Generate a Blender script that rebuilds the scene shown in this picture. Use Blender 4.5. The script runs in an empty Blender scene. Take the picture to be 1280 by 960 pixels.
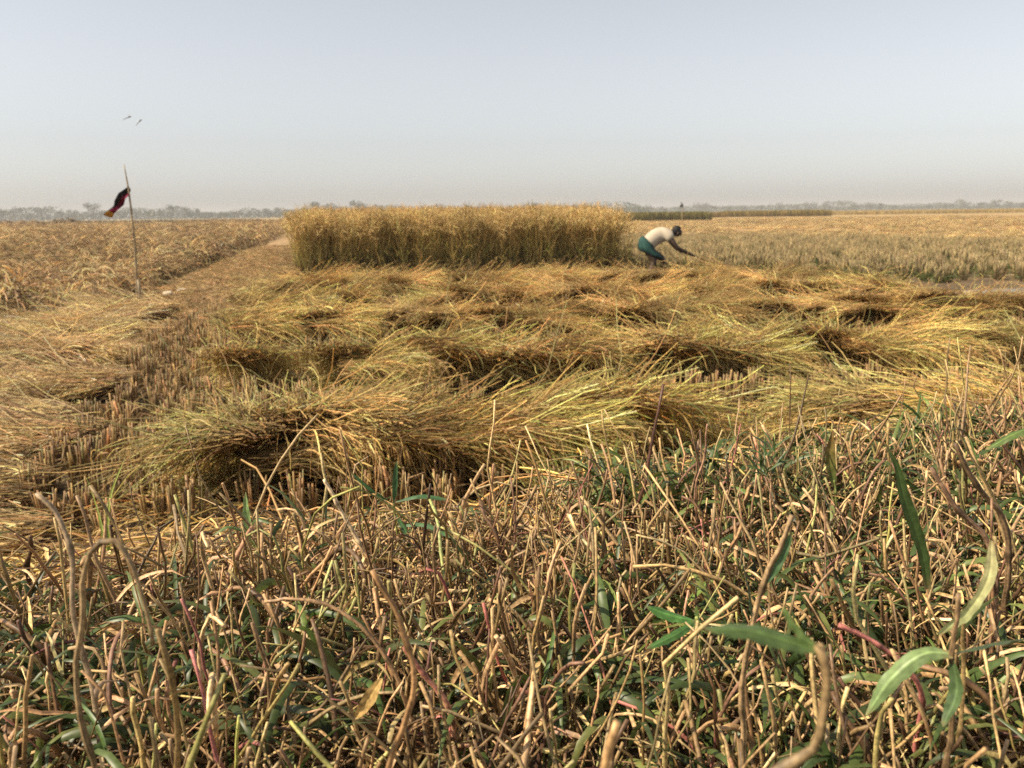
import bpy, bmesh, math, random
import numpy as np
from mathutils import Vector, Matrix

rng = np.random.default_rng(7)
random.seed(7)
S = bpy.context.scene
COL = S.collection
R = math.radians

# ------------------------------------------------------------------ camera
cam_d = bpy.data.cameras.new("camera")
cam = bpy.data.objects.new("camera", cam_d)
COL.objects.link(cam)
S.camera = cam
cam_d.sensor_width = 36.0
cam_d.lens = 36.0 * 1072 / 1280
cam_d.clip_start = 0.02
cam_d.clip_end = 8000
cam.location = (0, 0, 1.25)
PITCH, ROLL = R(11.24), R(0.7)
cam.rotation_mode = 'XYZ'
cam.matrix_world = (Matrix.Translation((0, 0, 1.25)) @ Matrix.Rotation(R(90) - PITCH, 4, 'X')
                    @ Matrix.Rotation(-ROLL, 4, 'Z'))
cam_d.dof.use_dof = True
cam_d.dof.focus_distance = 1.15
cam_d.dof.aperture_fstop = 10.5

# ------------------------------------------------------------------ sky, sun, exposure
SUN_EL, SUN_AZ = R(46), R(-106)           # azimuth measured from +Y, negative = to the left
W = bpy.data.worlds.new("World")
S.world = W
W.use_nodes = True
nt = W.node_tree
nt.nodes.clear()
sky = nt.nodes.new('ShaderNodeTexSky')
sky.sky_type = 'NISHITA'
sky.sun_disc = False
sky.sun_elevation = SUN_EL
sky.sun_rotation = SUN_AZ
sky.air_density = 1.0
sky.dust_density = 1.3
sky.ozone_density = 1.0
bg = nt.nodes.new('ShaderNodeBackground')
bg.inputs['Strength'].default_value = 0.104
hsv = nt.nodes.new('ShaderNodeHueSaturation')   # hazy air greys the blue
hsv.inputs['Saturation'].default_value = 0.29
wo = nt.nodes.new('ShaderNodeOutputWorld')
nt.links.new(sky.outputs[0], hsv.inputs['Color'])
nt.links.new(hsv.outputs[0], bg.inputs['Color'])
nt.links.new(bg.outputs[0], wo.inputs['Surface'])

sun_d = bpy.data.lights.new("sun", 'SUN')
sun_d.energy = 5.0
sun_d.angle = R(0.6)
sun_d.color = (1.0, 0.85, 0.64)
sun = bpy.data.objects.new("sun", sun_d)
COL.objects.link(sun)
sdir = Vector((math.sin(SUN_AZ) * math.cos(SUN_EL), math.cos(SUN_AZ) * math.cos(SUN_EL), math.sin(SUN_EL)))
sun.rotation_euler = sdir.to_track_quat('Z', 'Y').to_euler()
sun.location = (-30, 20, 40)

S.view_settings.view_transform = 'Standard'
S.view_settings.look = 'None'
S.view_settings.gamma = 1.0
S.view_settings.exposure = 0.58
S.cycles.max_bounces = 6
S.cycles.diffuse_bounces = 3
S.cycles.glossy_bounces = 2
S.cycles.transmission_bounces = 4
S.cycles.transparent_max_bounces = 6
S.cycles.volume_bounces = 1
S.cycles.use_denoising = False

# ------------------------------------------------------------------ helpers
def tag(o, label=None, cat=None, group=None, kind=None):
    if label: o['label'] = label
    if cat: o['category'] = cat
    if group: o['group'] = group
    if kind: o['kind'] = kind
    return o

def link(name, data, parent=None, loc=None, rz=0.0):
    o = bpy.data.objects.new(name, data)
    COL.objects.link(o)
    if parent is not None: o.parent = parent
    if loc is not None: o.location = loc
    if rz: o.rotation_euler = (0, 0, rz)
    return o

def dup(root, loc, rot=(0, 0, 0), scale=(1, 1, 1), label=None, group=None):
    r = root.copy(); COL.objects.link(r)
    r.location = loc; r.rotation_euler = rot; r.scale = scale
    if label: r['label'] = label
    if group: r['group'] = group
    for ch in root.children:
        c = ch.copy(); COL.objects.link(c); c.parent = r
        for g in ch.children:
            d = g.copy(); COL.objects.link(d); d.parent = c
    return r

def norm(v):
    return v / np.maximum(np.linalg.norm(v, axis=-1, keepdims=True), 1e-9)

class Mesh:
    """collects tubes and ribbons and writes them as one mesh"""
    def __init__(s):
        s.v, s.f, s.c, s.n = [], [], [], 0
    def _push(s, V, F, C):
        s.v.append(V.reshape(-1, 3)); s.f.append(F.reshape(-1, 4) + s.n); s.c.append(C.reshape(-1, 3))
        s.n += V.reshape(-1, 3).shape[0]
    def tube(s, P, Rr, C, sides=3, cap=False, rib=0.0):
        P = np.asarray(P, float); N, K = P.shape[:2]
        Rr = np.broadcast_to(np.asarray(Rr, float), (N, K)); C = np.broadcast_to(np.asarray(C, float), (N, K, 3))
        if cap:
            P = np.concatenate([P, P[:, -1:]], 1); Rr = np.concatenate([Rr, Rr[:, -1:] * 0.0], 1)
            C = np.concatenate([C, C[:, -1:] * 1.0], 1); K += 1
        T = np.gradient(P, axis=1)
        if cap: T[:, -1] = T[:, -3]; T[:, -2] = T[:, -3]
        T = norm(T)
        ref = norm(rng.normal(size=(N, 1, 3)))
        A = norm(np.cross(T, ref)); B = np.cross(T, A)
        ang = np.arange(sides) * 2 * math.pi / sides
        rf_ = np.ones((N, 1, sides)) if not rib else 1 + rib * rng.normal(size=(N, 1, sides))
        V = (P[:, :, None] + (Rr[:, :, None] * rf_)[..., None] * (np.cos(ang)[None, None, :, None] * A[:, :, None] + np.sin(ang)[None, None, :, None] * B[:, :, None]))
        Cc = C[:, :, None] * (np.ones((N, 1, sides, 1)) if not rib else np.exp(2.2 * rib * rng.normal(size=(N, K, sides, 1)) * .4 + 2.6 * rib * rng.normal(size=(N, 1, sides, 1))))
        i = np.arange(N)[:, None, None] * K * sides; k = np.arange(K - 1)[None, :, None] * sides; a = np.arange(sides)[None, None, :]; b = (a + 1) % sides
        F = np.stack([i + k + a, i + k + b, i + k + sides + b, i + k + sides + a], -1)
        s._push(V, F, Cc)
    def ribbon(s, P, Wd, C, side=None, fold=0.0):
        P = np.asarray(P, float); N, K = P.shape[:2]
        Wd = np.broadcast_to(np.asarray(Wd, float), (N, K)); C = np.broadcast_to(np.asarray(C, float), (N, K, 3))
        T = norm(np.gradient(P, axis=1))
        if side is None:
            side = norm(rng.normal(size=(N, 1, 3)))
        A = norm(np.cross(T, side)); B = np.cross(T, A)
        if fold:
            V = np.stack([P - A * Wd[..., None] + B * (fold * Wd)[..., None], P, P + A * Wd[..., None] + B * (fold * Wd)[..., None]], 2); m = 3
        else:
            V = np.stack([P - A * Wd[..., None], P + A * Wd[..., None]], 2); m = 2
        Cc = np.broadcast_to(C[:, :, None], V.shape)
        i = np.arange(N)[:, None, None] * K * m; k = np.arange(K - 1)[None, :, None] * m; a = np.arange(m - 1)[None, None, :]
        F = np.stack([i + k + a, i + k + a + 1, i + k + m + a + 1, i + k + m + a], -1)
        s._push(V, F, Cc)
    def raw(s, V, F, C):
        V = np.asarray(V, float); s._push(V, np.asarray(F), np.broadcast_to(np.asarray(C, float), V.shape))
    def mesh(s, name, mat, smooth=True):
        V = np.concatenate(s.v); F = np.concatenate(s.f); C = np.concatenate(s.c)
        me = bpy.data.meshes.new(name)
        me.vertices.add(len(V)); me.vertices.foreach_set('co', V.astype(np.float32).ravel())
        me.loops.add(F.size); me.loops.foreach_set('vertex_index', F.astype(np.int32).ravel())
        me.polygons.add(len(F)); me.polygons.foreach_set('loop_start', (np.arange(len(F)) * 4).astype(np.int32))
        if smooth: me.polygons.foreach_set('use_smooth', np.ones(len(F), bool))
        at = me.color_attributes.new('Col', 'FLOAT_COLOR', 'POINT')
        at.data.foreach_set('color', np.concatenate([np.clip(C, 0, 1), np.ones((len(C), 1))], 1).astype(np.float32).ravel())
        me.update(calc_edges=True)
        for m in (mat if isinstance(mat, (list, tuple)) else [mat]): me.materials.append(m)
        return me

def grow(base, d, L, K, droop=0.0, wob=0.0, floor=None, kink=0.0):
    base = np.asarray(base, float); N = len(base)
    d = norm(np.broadcast_to(np.asarray(d, float), (N, 3)).copy())
    L = np.broadcast_to(np.asarray(L, float), (N,)); droop = np.broadcast_to(np.asarray(droop, float), (N,))
    st = (L / (K - 1))[:, None]; P = [base]
    for k in range(1, K):
        d = d + wob * rng.normal(size=(N, 3))
        if kink: d = d + kink * rng.normal(size=(N, 3)) * (rng.random((N, 1)) < .22)
        d[:, 2] -= droop * k / (K - 1); d = norm(d)
        q = P[-1] + d * st
        if floor is not None: q[:, 2] = np.maximum(q[:, 2], floor + rng.random(N) * 0.03)
        P.append(q)
    return np.stack(P, 1)

def ramp(c0, c1, K, N, jit=0.12, cm=None, val=0.18):
    """colours along a strand with a tint of its own per strand"""
    t = np.linspace(0, 1, K)[None, :, None]
    c0, c1 = np.asarray(c0, float), np.asarray(c1, float)
    c0 = np.broadcast_to(c0, (N, 3))[:, None]; c1 = np.broadcast_to(c1, (N, 3))[:, None]
    if cm is None: C = c0 * (1 - t) + c1 * t
    else:
        cm = np.broadcast_to(np.asarray(cm, float), (N, 3))[:, None]
        C = np.where(t < .5, c0 * (1 - 2 * t) + cm * 2 * t, cm * (2 - 2 * t) + c1 * (2 * t - 1))
    return C * np.exp(rng.normal(0, val, (N, 1, 1))) * np.exp(rng.normal(0, jit * .5, (N, 1, 3)))

def hashn(i, j):
    n = (i.astype(np.int64) * 374761393 + j.astype(np.int64) * 668265263) & 0x7fffffff
    n = ((n ^ (n >> 13)) * 1274126177) & 0x7fffffff
    return ((n ^ (n >> 16)) & 0xffff) / 65535.0
def vnoise(x, y, s):
    x = np.asarray(x, float) / s; y = np.asarray(y, float) / s
    i, j = np.floor(x), np.floor(y); fx, fy = x - i, y - j
    fx = fx * fx * (3 - 2 * fx); fy = fy * fy * (3 - 2 * fy)
    return ((hashn(i, j) * (1 - fx) + hashn(i + 1, j) * fx) * (1 - fy) + (hashn(i, j + 1) * (1 - fx) + hashn(i + 1, j + 1) * fx) * fy)
def sstep(a, b, x):
    t = np.clip((x - a) / (b - a), 0, 1); return t * t * (3 - 2 * t)

# ------------------------------------------------------------------ materials
def mat_base(name):
    m = bpy.data.materials.new(name); m.use_nodes = True
    n = m.node_tree; n.nodes.clear()
    return m, n, n.nodes.new('ShaderNodeOutputMaterial')

def veg(name, transl=0.25, rough=0.55, spec=0.3, nscale=60.0, namt=0.35, stretch=(1, 1, 1), tint=0.0):
    """plant matter: colour of each strand x blotches x a tint per object, some light let through"""
    m, n, out = mat_base(name); N, Lk = n.nodes.new, n.links.new
    at = N('ShaderNodeAttribute'); at.attribute_name = 'Col'
    tc = N('ShaderNodeTexCoord'); mp = N('ShaderNodeMapping'); mp.inputs['Scale'].default_value = stretch
    Lk(tc.outputs['Object'], mp.inputs['Vector'])
    no = N('ShaderNodeTexNoise'); no.inputs['Scale'].default_value = nscale; no.inputs['Detail'].default_value = 3
    Lk(mp.outputs[0], no.inputs['Vector'])
    mr = N('ShaderNodeMapRange'); mr.inputs[1].default_value = .3; mr.inputs[2].default_value = .7
    mr.inputs[3].default_value = 1 - namt; mr.inputs[4].default_value = 1 + namt
    Lk(no.outputs[0], mr.inputs[0])
    oi = N('ShaderNodeObjectInfo'); m2 = N('ShaderNodeMapRange')
    m2.inputs[3].default_value = 0.74; m2.inputs[4].default_value = 1.2; Lk(oi.outputs['Random'], m2.inputs[0])
    mu = N('ShaderNodeMath'); mu.operation = 'MULTIPLY'; Lk(mr.outputs[0], mu.inputs[0]); Lk(m2.outputs[0], mu.inputs[1])
    vm = N('ShaderNodeVectorMath'); vm.operation = 'SCALE'; Lk(at.outputs['Color'], vm.inputs[0]); Lk(mu.outputs[0], vm.inputs['Scale'])
    p = N('ShaderNodeBsdfPrincipled'); p.inputs['Roughness'].default_value = rough
    p.inputs['Specular IOR Level'].default_value = spec; Lk(vm.outputs[0], p.inputs['Base Color'])
    if transl > 0:
        tr = N('ShaderNodeBsdfTranslucent'); Lk(vm.outputs[0], tr.inputs['Color'])
        mx = N('ShaderNodeMixShader'); mx.inputs[0].default_value = transl
        Lk(p.outputs[0], mx.inputs[1]); Lk(tr.outputs[0], mx.inputs[2]); Lk(mx.outputs[0], out.inputs['Surface'])
    else: Lk(p.outputs[0], out.inputs['Surface'])
    return m

def plain(name, col, rough=0.7, spec=0.3, nscale=20, namt=0.25, col2=None):
    m, n, out = mat_base(name); N, Lk = n.nodes.new, n.links.new
    tc = N('ShaderNodeTexCoord'); no = N('ShaderNodeTexNoise'); no.inputs['Scale'].default_value = nscale; no.inputs['Detail'].default_value = 5
    Lk(tc.outputs['Object'], no.inputs['Vector'])
    cr = N('ShaderNodeValToRGB'); c2 = col2 or [c * (1 - namt) for c in col]
    cr.color_ramp.elements[0].position = .35; cr.color_ramp.elements[1].position = .65
    cr.color_ramp.elements[0].color = (*c2, 1); cr.color_ramp.elements[1].color = (*col, 1)
    Lk(no.outputs[0], cr.inputs[0])
    p = N('ShaderNodeBsdfPrincipled'); p.inputs['Roughness'].default_value = rough; p.inputs['Specular IOR Level'].default_value = spec
    Lk(cr.outputs[0], p.inputs['Base Color']); Lk(p.outputs[0], out.inputs['Surface'])
    bp = N('ShaderNodeBump'); bp.inputs['Strength'].default_value = .3; Lk(no.outputs[0], bp.inputs['Height']); Lk(bp.outputs[0], p.inputs['Normal'])
    return m

M_STRAW = veg('straw', 0.38, 0.5, 0.35, 40, 0.25)
M_LEAF = veg('rice_leaf', 0.45, 0.5, 0.35, 30, 0.2)
M_GRAIN = veg('grain', 0.22, 0.6, 0.3, 90, 0.35)
M_STEM = veg('dry_stem', 0.06, 0.5, 0.35, 260, 0.4)
M_GRASS = veg('grass_leaf', 0.3, 0.42, 0.45, 160, 0.25)
M_TREE = veg('tree_leaf', 0.15, 0.7, 0.2, 0.5, 0.3)
M_BARK = plain('bark', (0.12, 0.09, 0.06), .9, .2, 6)
M_POLE = plain('bamboo', (0.36, 0.27, 0.15), .55, .4, 14, .45)
M_CLOD = plain('pale_clod', (0.55, 0.46, 0.32), .9, .2, 18, .3)

# ------------------------------------------------------------------ lie of the land
def bund_edge(x):
    return 1.20 + 0.22 * np.clip(x, -0.9, 0) + 0.60 * np.clip(x, 0, 1.3) + 0.05 * np.sin(3.1 * x + 1)
def x_boundary(y): return np.interp(y, [2, 4, 8, 18.2, 40], [-1.15, -1.68, -2.79, -4.75, -9.6])
def x_ditch(y): return np.interp(y, [8, 9.9, 18.7, 47, 110], [-4.45, -4.85, -6.7, -12.6, -26])
def field_left_front(x): return 10.5 + 0.0 * x          # near edge of the left field
PUD = (7.6, 12.6)
def puddle_mask(x, y):
    u = (x - 8.4) / 3.7; v = (y - 12.5 - 0.12 * (x - 8)) / 1.75
    return 1 - sstep(.55, 1.1, u * u + v * v)
def height(x, y):
    e = bund_edge(x)
    h = 0.72 * sstep(e + 1.6, e - 0.02, y) * sstep(-5.5, -3.0, y)
    h = h + (vnoise(x, y, .5) - .5) * .05 + (vnoise(x, y, .17) - .5) * .025
    far = sstep(5, 8.5, y)
    xb, xd = x_boundary(y), x_ditch(y)
    h = h + far * 0.14 * sstep(xb + .15, xb - .25, x) * sstep(xd - .05, xd + .3, x)          # path strip
    dm = np.exp(-((x - (xd - .28)) / .27) ** 2) * sstep(9, 10, y)
    h = h - .26 * dm
    chan = np.exp(-((x - (xb - .25)) / .2) ** 2) * sstep(3, 3.6, y) * sstep(8.5, 7, y)
    h = h - .06 * chan
    h = h * (1 - .7 * puddle_mask(x, y)) - .13 * puddle_mask(x, y)
    h = h + .25 * (vnoise(x, y, 160) - .5) * sstep(60, 200, y)
    return h

def axis(lo, hi, st, far, growth=1.22):
    a = [hi]; s_ = st
    while a[-1] < far: s_ *= growth; a.append(a[-1] + s_)
    b = [lo]; s_ = st
    while b[-1] > -far: s_ *= growth; b.append(b[-1] - s_)
    return np.array(b[::-1] + list(np.arange(lo + st, hi - st * .5, st)) + a)
xs = axis(-13, 15, .11, 2500); ys = axis(-2.5, 24, .11, 2500)
GX, GY = np.meshgrid(xs, ys)
GZ = height(GX, GY)
nx, ny = len(xs), len(ys)

def mixc(a, b, t): return a * (1 - t[..., None]) + b * t[..., None]
soil = np.array([.125, .088, .05]); soild = np.array([.075, .052, .030]); tan = np.array([.36, .245, .115]); orange = np.array([.36, .24, .125]); redbr = np.array([.27, .165, .085]); wet = np.array([.10, .085, .06])
gc = np.broadcast_to(soil, GX.shape + (3,)).copy()
gc = mixc(gc, soild * .8, sstep(x_boundary(GY) - .9, x_boundary(GY) - .6, GX) * sstep(3, 3.6, GY) * sstep(18, 17, GY) * sstep(7.5, 6.5, GX - .0 * GY))  # plot soil painted darker, putting shade into the gaps under the straw rows
inplot = sstep(x_boundary(GY) - .1, x_boundary(GY) + .1, GX)
lf = sstep(.1, -.1, GX - x_ditch(GY) + .1) * sstep(9.6, 10.6, GY)
gc = mixc(gc, mixc(np.broadcast_to(soil * .8, GX.shape + (3,)), tan * .8, sstep(22, 60, GY)), lf)  # nearer soil darkened to paint shadow between the straw humps
pathm = sstep(x_boundary(GY), x_boundary(GY) - .3, GX) * sstep(x_ditch(GY) + .05, x_ditch(GY) + .3, GX) * sstep(7, 8.5, GY)
gc = mixc(gc, orange, pathm)
rf = sstep(26, 40, GY - .3 * np.clip(18 - GX, 0, 40)) * (1 - lf) * (1 - pathm)
gc = mixc(gc, tan * 1.05, rf)
n1 = vnoise(GX * .25, GY, 6) * .5 + vnoise(GX * .12, GY, 17) * .5
gc = mixc(gc, redbr, sstep(.5, .7, n1) * sstep(35, 60, GY) * .8)
bandm = sstep(62, 72, GY + .08 * GX) * sstep(108, 92, GY + .08 * GX) * sstep(-4, 6, GX - .05 * GY)
gc = mixc(gc, redbr, bandm * .85)
gc = mixc(gc, np.array([.36, .27, .13]), sstep(130, 260, GY) * .8)
gc = mixc(gc, wet, np.clip(puddle_mask(GX, GY) * 1.5, 0, 1))
gc = mixc(gc, soild, sstep(.9, .3, GY - bund_edge(GX) - 1) * .6)
gc = mixc(gc, soild, np.exp(-((GX - (x_ditch(GY) - .28)) / .3) ** 2) * sstep(9, 10, GY) * .8)  # shadow line along the ditch, painted into its soil colour
gc *= (0.8 + .4 * vnoise(GX, GY, .35))[..., None]

def ground_mat():
    m, n, out = mat_base('field_soil'); N, Lk = n.nodes.new, n.links.new
    at = N('ShaderNodeAttribute'); at.attribute_name = 'Col'
    tc = N('ShaderNodeTexCoord')
    n1_ = N('ShaderNodeTexNoise'); n1_.inputs['Scale'].default_value = 9; n1_.inputs['Detail'].default_value = 8; n1_.inputs['Roughness'].default_value = .7
    Lk(tc.outputs['Object'], n1_.inputs['Vector'])
    mp = N('ShaderNodeMapping'); mp.inputs['Scale'].default_value = (.35, 1.2, 1); Lk(tc.outputs['Object'], mp.inputs['Vector'])
    n2 = N('ShaderNodeTexNoise'); n2.inputs['Scale'].default_value = 1.1; n2.inputs['Detail'].default_value = 7; n2.inputs['Roughness'].default_value = .68
    Lk(mp.outputs[0], n2.inputs['Vector'])
    a = N('ShaderNodeMapRange'); a.inputs[1].default_value = .3; a.inputs[2].default_value = .7; a.inputs[3].default_value = .55; a.inputs[4].default_value = 1.45; Lk(n1_.outputs[0], a.inputs[0])
    b = N('ShaderNodeMapRange'); b.inputs[1].default_value = .3; b.inputs[2].default_value = .7; b.inputs[3].default_value = .7; b.inputs[4].default_value = 1.3; Lk(n2.outputs[0], b.inputs[0])
    mu = N('ShaderNodeMath'); mu.operation = 'MULTIPLY'; Lk(a.outputs[0], mu.inputs[0]); Lk(b.outputs[0], mu.inputs[1])
    vm = N('ShaderNodeVectorMath'); vm.operation = 'SCALE'; Lk(at.outputs['Color'], vm.inputs[0]); Lk(mu.outputs[0], vm.inputs['Scale'])
    p = N('ShaderNodeBsdfPrincipled'); p.inputs['Roughness'].default_value = .9; p.inputs['Specular IOR Level'].default_value = .2
    Lk(vm.outputs[0], p.inputs['Base Color'])
    bp = N('ShaderNodeBump'); bp.inputs['Strength'].default_value = .7; bp.inputs['Distance'].default_value = .04; Lk(n1_.outputs[0], bp.inputs['Height']); Lk(bp.outputs[0], p.inputs['Normal'])
    Lk(p.outputs[0], out.inputs['Surface'])
    return m
g = Mesh()
ii, jj = np.meshgrid(np.arange(nx - 1), np.arange(ny - 1))
q = jj * nx + ii
g.raw(np.stack([GX, GY, GZ], -1).reshape(-1, 3), np.stack([q, q + 1, q + 1 + nx, q + nx], -1).reshape(-1, 4), gc.reshape(-1, 3))
ground = tag(link('ground', g.mesh('ground', ground_mat())), 'harvested paddy ground of dry soil running to the horizon', None, None, 'structure')

def zat(x, y): return float(height(np.array([float(x)]), np.array([float(y)]))[0])
def zs(x, y): return height(np.asarray(x, float), np.asarray(y, float))

# puddle
def water_mat():
    m, n, out = mat_base('muddy_water'); N, Lk = n.nodes.new, n.links.new
    p = N('ShaderNodeBsdfPrincipled'); p.inputs['Base Color'].default_value = (.24, .24, .23, 1); p.inputs['Roughness'].default_value = .2
    no = N('ShaderNodeTexNoise'); no.inputs['Scale'].default_value = 5; bp = N('ShaderNodeBump'); bp.inputs['Strength'].default_value = .08
    Lk(no.outputs[0], bp.inputs['Height']); Lk(bp.outputs[0], p.inputs['Normal']); Lk(p.outputs[0], out.inputs['Surface'])
    return m
bm = bmesh.new()
vs_ = [bm.verts.new((8.4 + 4.2 * math.cos(t) * (1 + .06 * math.sin(5 * t)), 12.5 + 2.0 * math.sin(t) + .12 * 4.2 * math.cos(t), -.058)) for t in np.linspace(0, 2 * math.pi, 48, endpoint=False)]
bm.faces.new(vs_); me = bpy.data.meshes.new('water'); bm.to_mesh(me); bm.free(); me.materials.append(water_mat())
tag(link('water', me), 'shallow muddy puddle at the right edge of the cut plot', None, None, 'structure')

# ------------------------------------------------------------------ scattered cover (uncountable, one object each)
def scatter(name, pts, rots, scl, idx, meshes, label):
    pts = np.asarray(pts, float)
    src = bpy.data.collections.new(name + '_source')
    for k, me_ in enumerate(meshes):
        src.objects.link(bpy.data.objects.new('%s_%02d' % (name, k), me_))
    me_ = bpy.data.meshes.new(name)
    me_.vertices.add(len(pts)); me_.vertices.foreach_set('co', pts.astype(np.float32).ravel())
    a = me_.attributes.new('rot', 'FLOAT_VECTOR', 'POINT'); a.data.foreach_set('vector', np.asarray(rots, np.float32).ravel())
    a = me_.attributes.new('scl', 'FLOAT_VECTOR', 'POINT'); a.data.foreach_set('vector', np.asarray(scl, np.float32).ravel())
    a = me_.attributes.new('idx', 'INT', 'POINT'); a.data.foreach_set('value', np.asarray(idx, np.int32))
    o = link(name, me_)
    ng = bpy.data.node_groups.new(name, 'GeometryNodeTree')
    ng.interface.new_socket('Geometry', in_out='INPUT', socket_type='NodeSocketGeometry')
    ng.interface.new_socket('Geometry', in_out='OUTPUT', socket_type='NodeSocketGeometry')
    N, Lk = ng.nodes.new, ng.links.new
    gi, go = N('NodeGroupInput'), N('NodeGroupOutput')
    iop = N('GeometryNodeInstanceOnPoints'); ci = N('GeometryNodeCollectionInfo')
    ci.inputs['Collection'].default_value = src; ci.inputs['Separate Children'].default_value = True; ci.inputs['Reset Children'].default_value = True
    def na(nm, ty):
        q_ = N('GeometryNodeInputNamedAttribute'); q_.data_type = ty; q_.inputs['Name'].default_value = nm; return q_.outputs[0]
    er = N('FunctionNodeEulerToRotation'); Lk(na('rot', 'FLOAT_VECTOR'), er.inputs[0])
    Lk(gi.outputs[0], iop.inputs['Points']); Lk(ci.outputs[0], iop.inputs['Instance']); iop.inputs['Pick Instance'].default_value = True
    Lk(na('idx', 'INT'), iop.inputs['Instance Index']); Lk(er.outputs[0], iop.inputs['Rotation']); Lk(na('scl', 'FLOAT_VECTOR'), iop.inputs['Scale'])
    Lk(iop.outputs[0], go.inputs[0])
    md = o.modifiers.new('scatter', 'NODES'); md.node_group = ng
    return tag(o, label, None, None, 'stuff')

def jgrid(x0, x1, y0, y1, sp, jit=.45):
    X, Y = np.meshgrid(np.arange(x0, x1, sp), np.arange(y0, y1, sp))
    return (X + rng.uniform(-jit, jit, X.shape) * sp).ravel(), (Y + rng.uniform(-jit, jit, Y.shape) * sp).ravel()

# ------------------------------------------------------------------ cut rice sheaves
STR_B, STR_M, STR_G = np.array([.38, .24, .095]), np.array([.70, .485, .19]), np.array([.80, .575, .235])
GREEN, YGREEN, DRY = np.array([.24, .33, .08]), np.array([.56, .58, .19]), np.array([.68, .52, .28])
def lerp(a, b, t): return np.asarray(a) * (1 - t) + np.asarray(b) * t

def sheaf_meshes(k, L=.86, n=560, green=.3, dry=0., wide=.2, tall=.022, lift=.235, fan=.13):
    straw = Mesh(); leaf = Mesh(); grain = Mesh()
    gold = lerp(STR_M, DRY, dry)
    # stalks
    along = np.where(rng.random(n) < .5, 0, rng.uniform(0, .5, n) * L)
    b = np.stack([-L / 2 + rng.normal(0, .05, n) + along, rng.normal(0, wide * .75, n), lift + rng.normal(0, tall, n)], 1)
    b[:, 2] = np.maximum(b[:, 2], .05)
    d = np.stack([np.ones(n), rng.normal(0, fan, n) + b[:, 1] * .5, .015 + rng.normal(0, .085, n)], 1)
    ln = (L - along) * rng.uniform(.55, 1.05, n)
    P = grow(b, d, ln, 7, rng.uniform(.0, .16, n), .13, .015)
    c0 = lerp(STR_B, gold, rng.random((n, 1)) * .5); c1 = lerp(gold, YGREEN, (rng.random((n, 1)) < green) * .6)
    straw.tube(P, np.linspace(.0027, .0019, 7)[None] * rng.uniform(.8, 1.25, (n, 1)), ramp(c0, c1, 7, n, val=.42), 3)
    # strays at all angles and the ragged hanging skirt underneath
    m = 170
    b = np.stack([rng.uniform(-L * .5, L * .4, m), rng.normal(0, wide, m), lift + rng.normal(.02, tall, m)], 1)
    th = rng.normal(0, .7, m); d = np.stack([np.cos(th), np.sin(th), rng.normal(.0, .17, m)], 1)
    straw.tube(grow(b, d, rng.uniform(.12, .4, m), 6, rng.uniform(.2, .9, m), .09, .01), .0018, ramp(STR_B, gold, 6, m), 3)
    m = 14
    b = np.stack([rng.uniform(-L * .5, L * .42, m), rng.choice([-1, 1], m) * rng.uniform(.5, 1.25, m) * wide, lift + rng.normal(-.01, .04, m)], 1)
    d = np.stack([rng.normal(0, .4, m), np.sign(b[:, 1]) * .5, -.45 + rng.normal(0, .3, m)], 1)
    straw.tube(grow(b, d, rng.uniform(.12, .28, m), 4, .5, .12, .005), .0024, ramp(STR_B * .8, STR_B * 1.2, 4, m), 3)
    # blades
    m = 430
    t = rng.uniform(.0, .8, m)
    b = np.stack([-L / 2 + t * L, rng.normal(0, wide * .8, m), lift + .025 + rng.normal(0, tall * .9, m)], 1)
    d = np.stack([np.ones(m), rng.normal(0, .55, m), .04 + rng.normal(0, .17, m)], 1)
    P = grow(b, d, rng.uniform(.12, .38, m), 7, rng.uniform(.05, .7, m), .11, .01)
    isg = (rng.random((m, 1)) < green)
    c = np.where(isg, lerp(GREEN, YGREEN, rng.random((m, 1))), lerp(gold, STR_G * 1.15, rng.random((m, 1))))
    wd = np.array([.6, 1, 1, .9, .75, .5, .12])[None] * rng.uniform(.0020, .0046, (m, 1))
    leaf.ribbon(P, wd, ramp(c, lerp(c, STR_G * 1.1, .5), 7, m, val=.42), np.array([0, .25, 1.])[None, None] + rng.normal(0, .5, (m, 1, 3)))
    # drooping grain heads
    m = 150
    b = np.stack([L * rng.uniform(.0, .5, m), rng.normal(0, wide * 1.1, m), lift + rng.normal(0, tall, m)], 1)
    b[:, 2] = np.maximum(b[:, 2], .05)
    d = np.stack([np.ones(m), rng.normal(0, .4, m), .12 + rng.normal(0, .2, m)], 1)
    P = grow(b, d, rng.uniform(.10, .18, m), 8, rng.uniform(.2, .9, m), .09, .01)
    rr = np.array([.35, .9, .5, 1, .55, 1, .5, .2])[None] * rng.uniform(.0035, .0055, (m, 1))
    grain.tube(P, rr, ramp(STR_G * .9, np.array([.62, .40, .14]) * (1 - .1 * dry), 8, m), 3)
    return (straw.mesh('straw_%d' % k, M_STRAW), leaf.mesh('leaf_blades_%d' % k, M_LEAF), grain.mesh('grain_heads_%d' % k, M_GRAIN))

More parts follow.
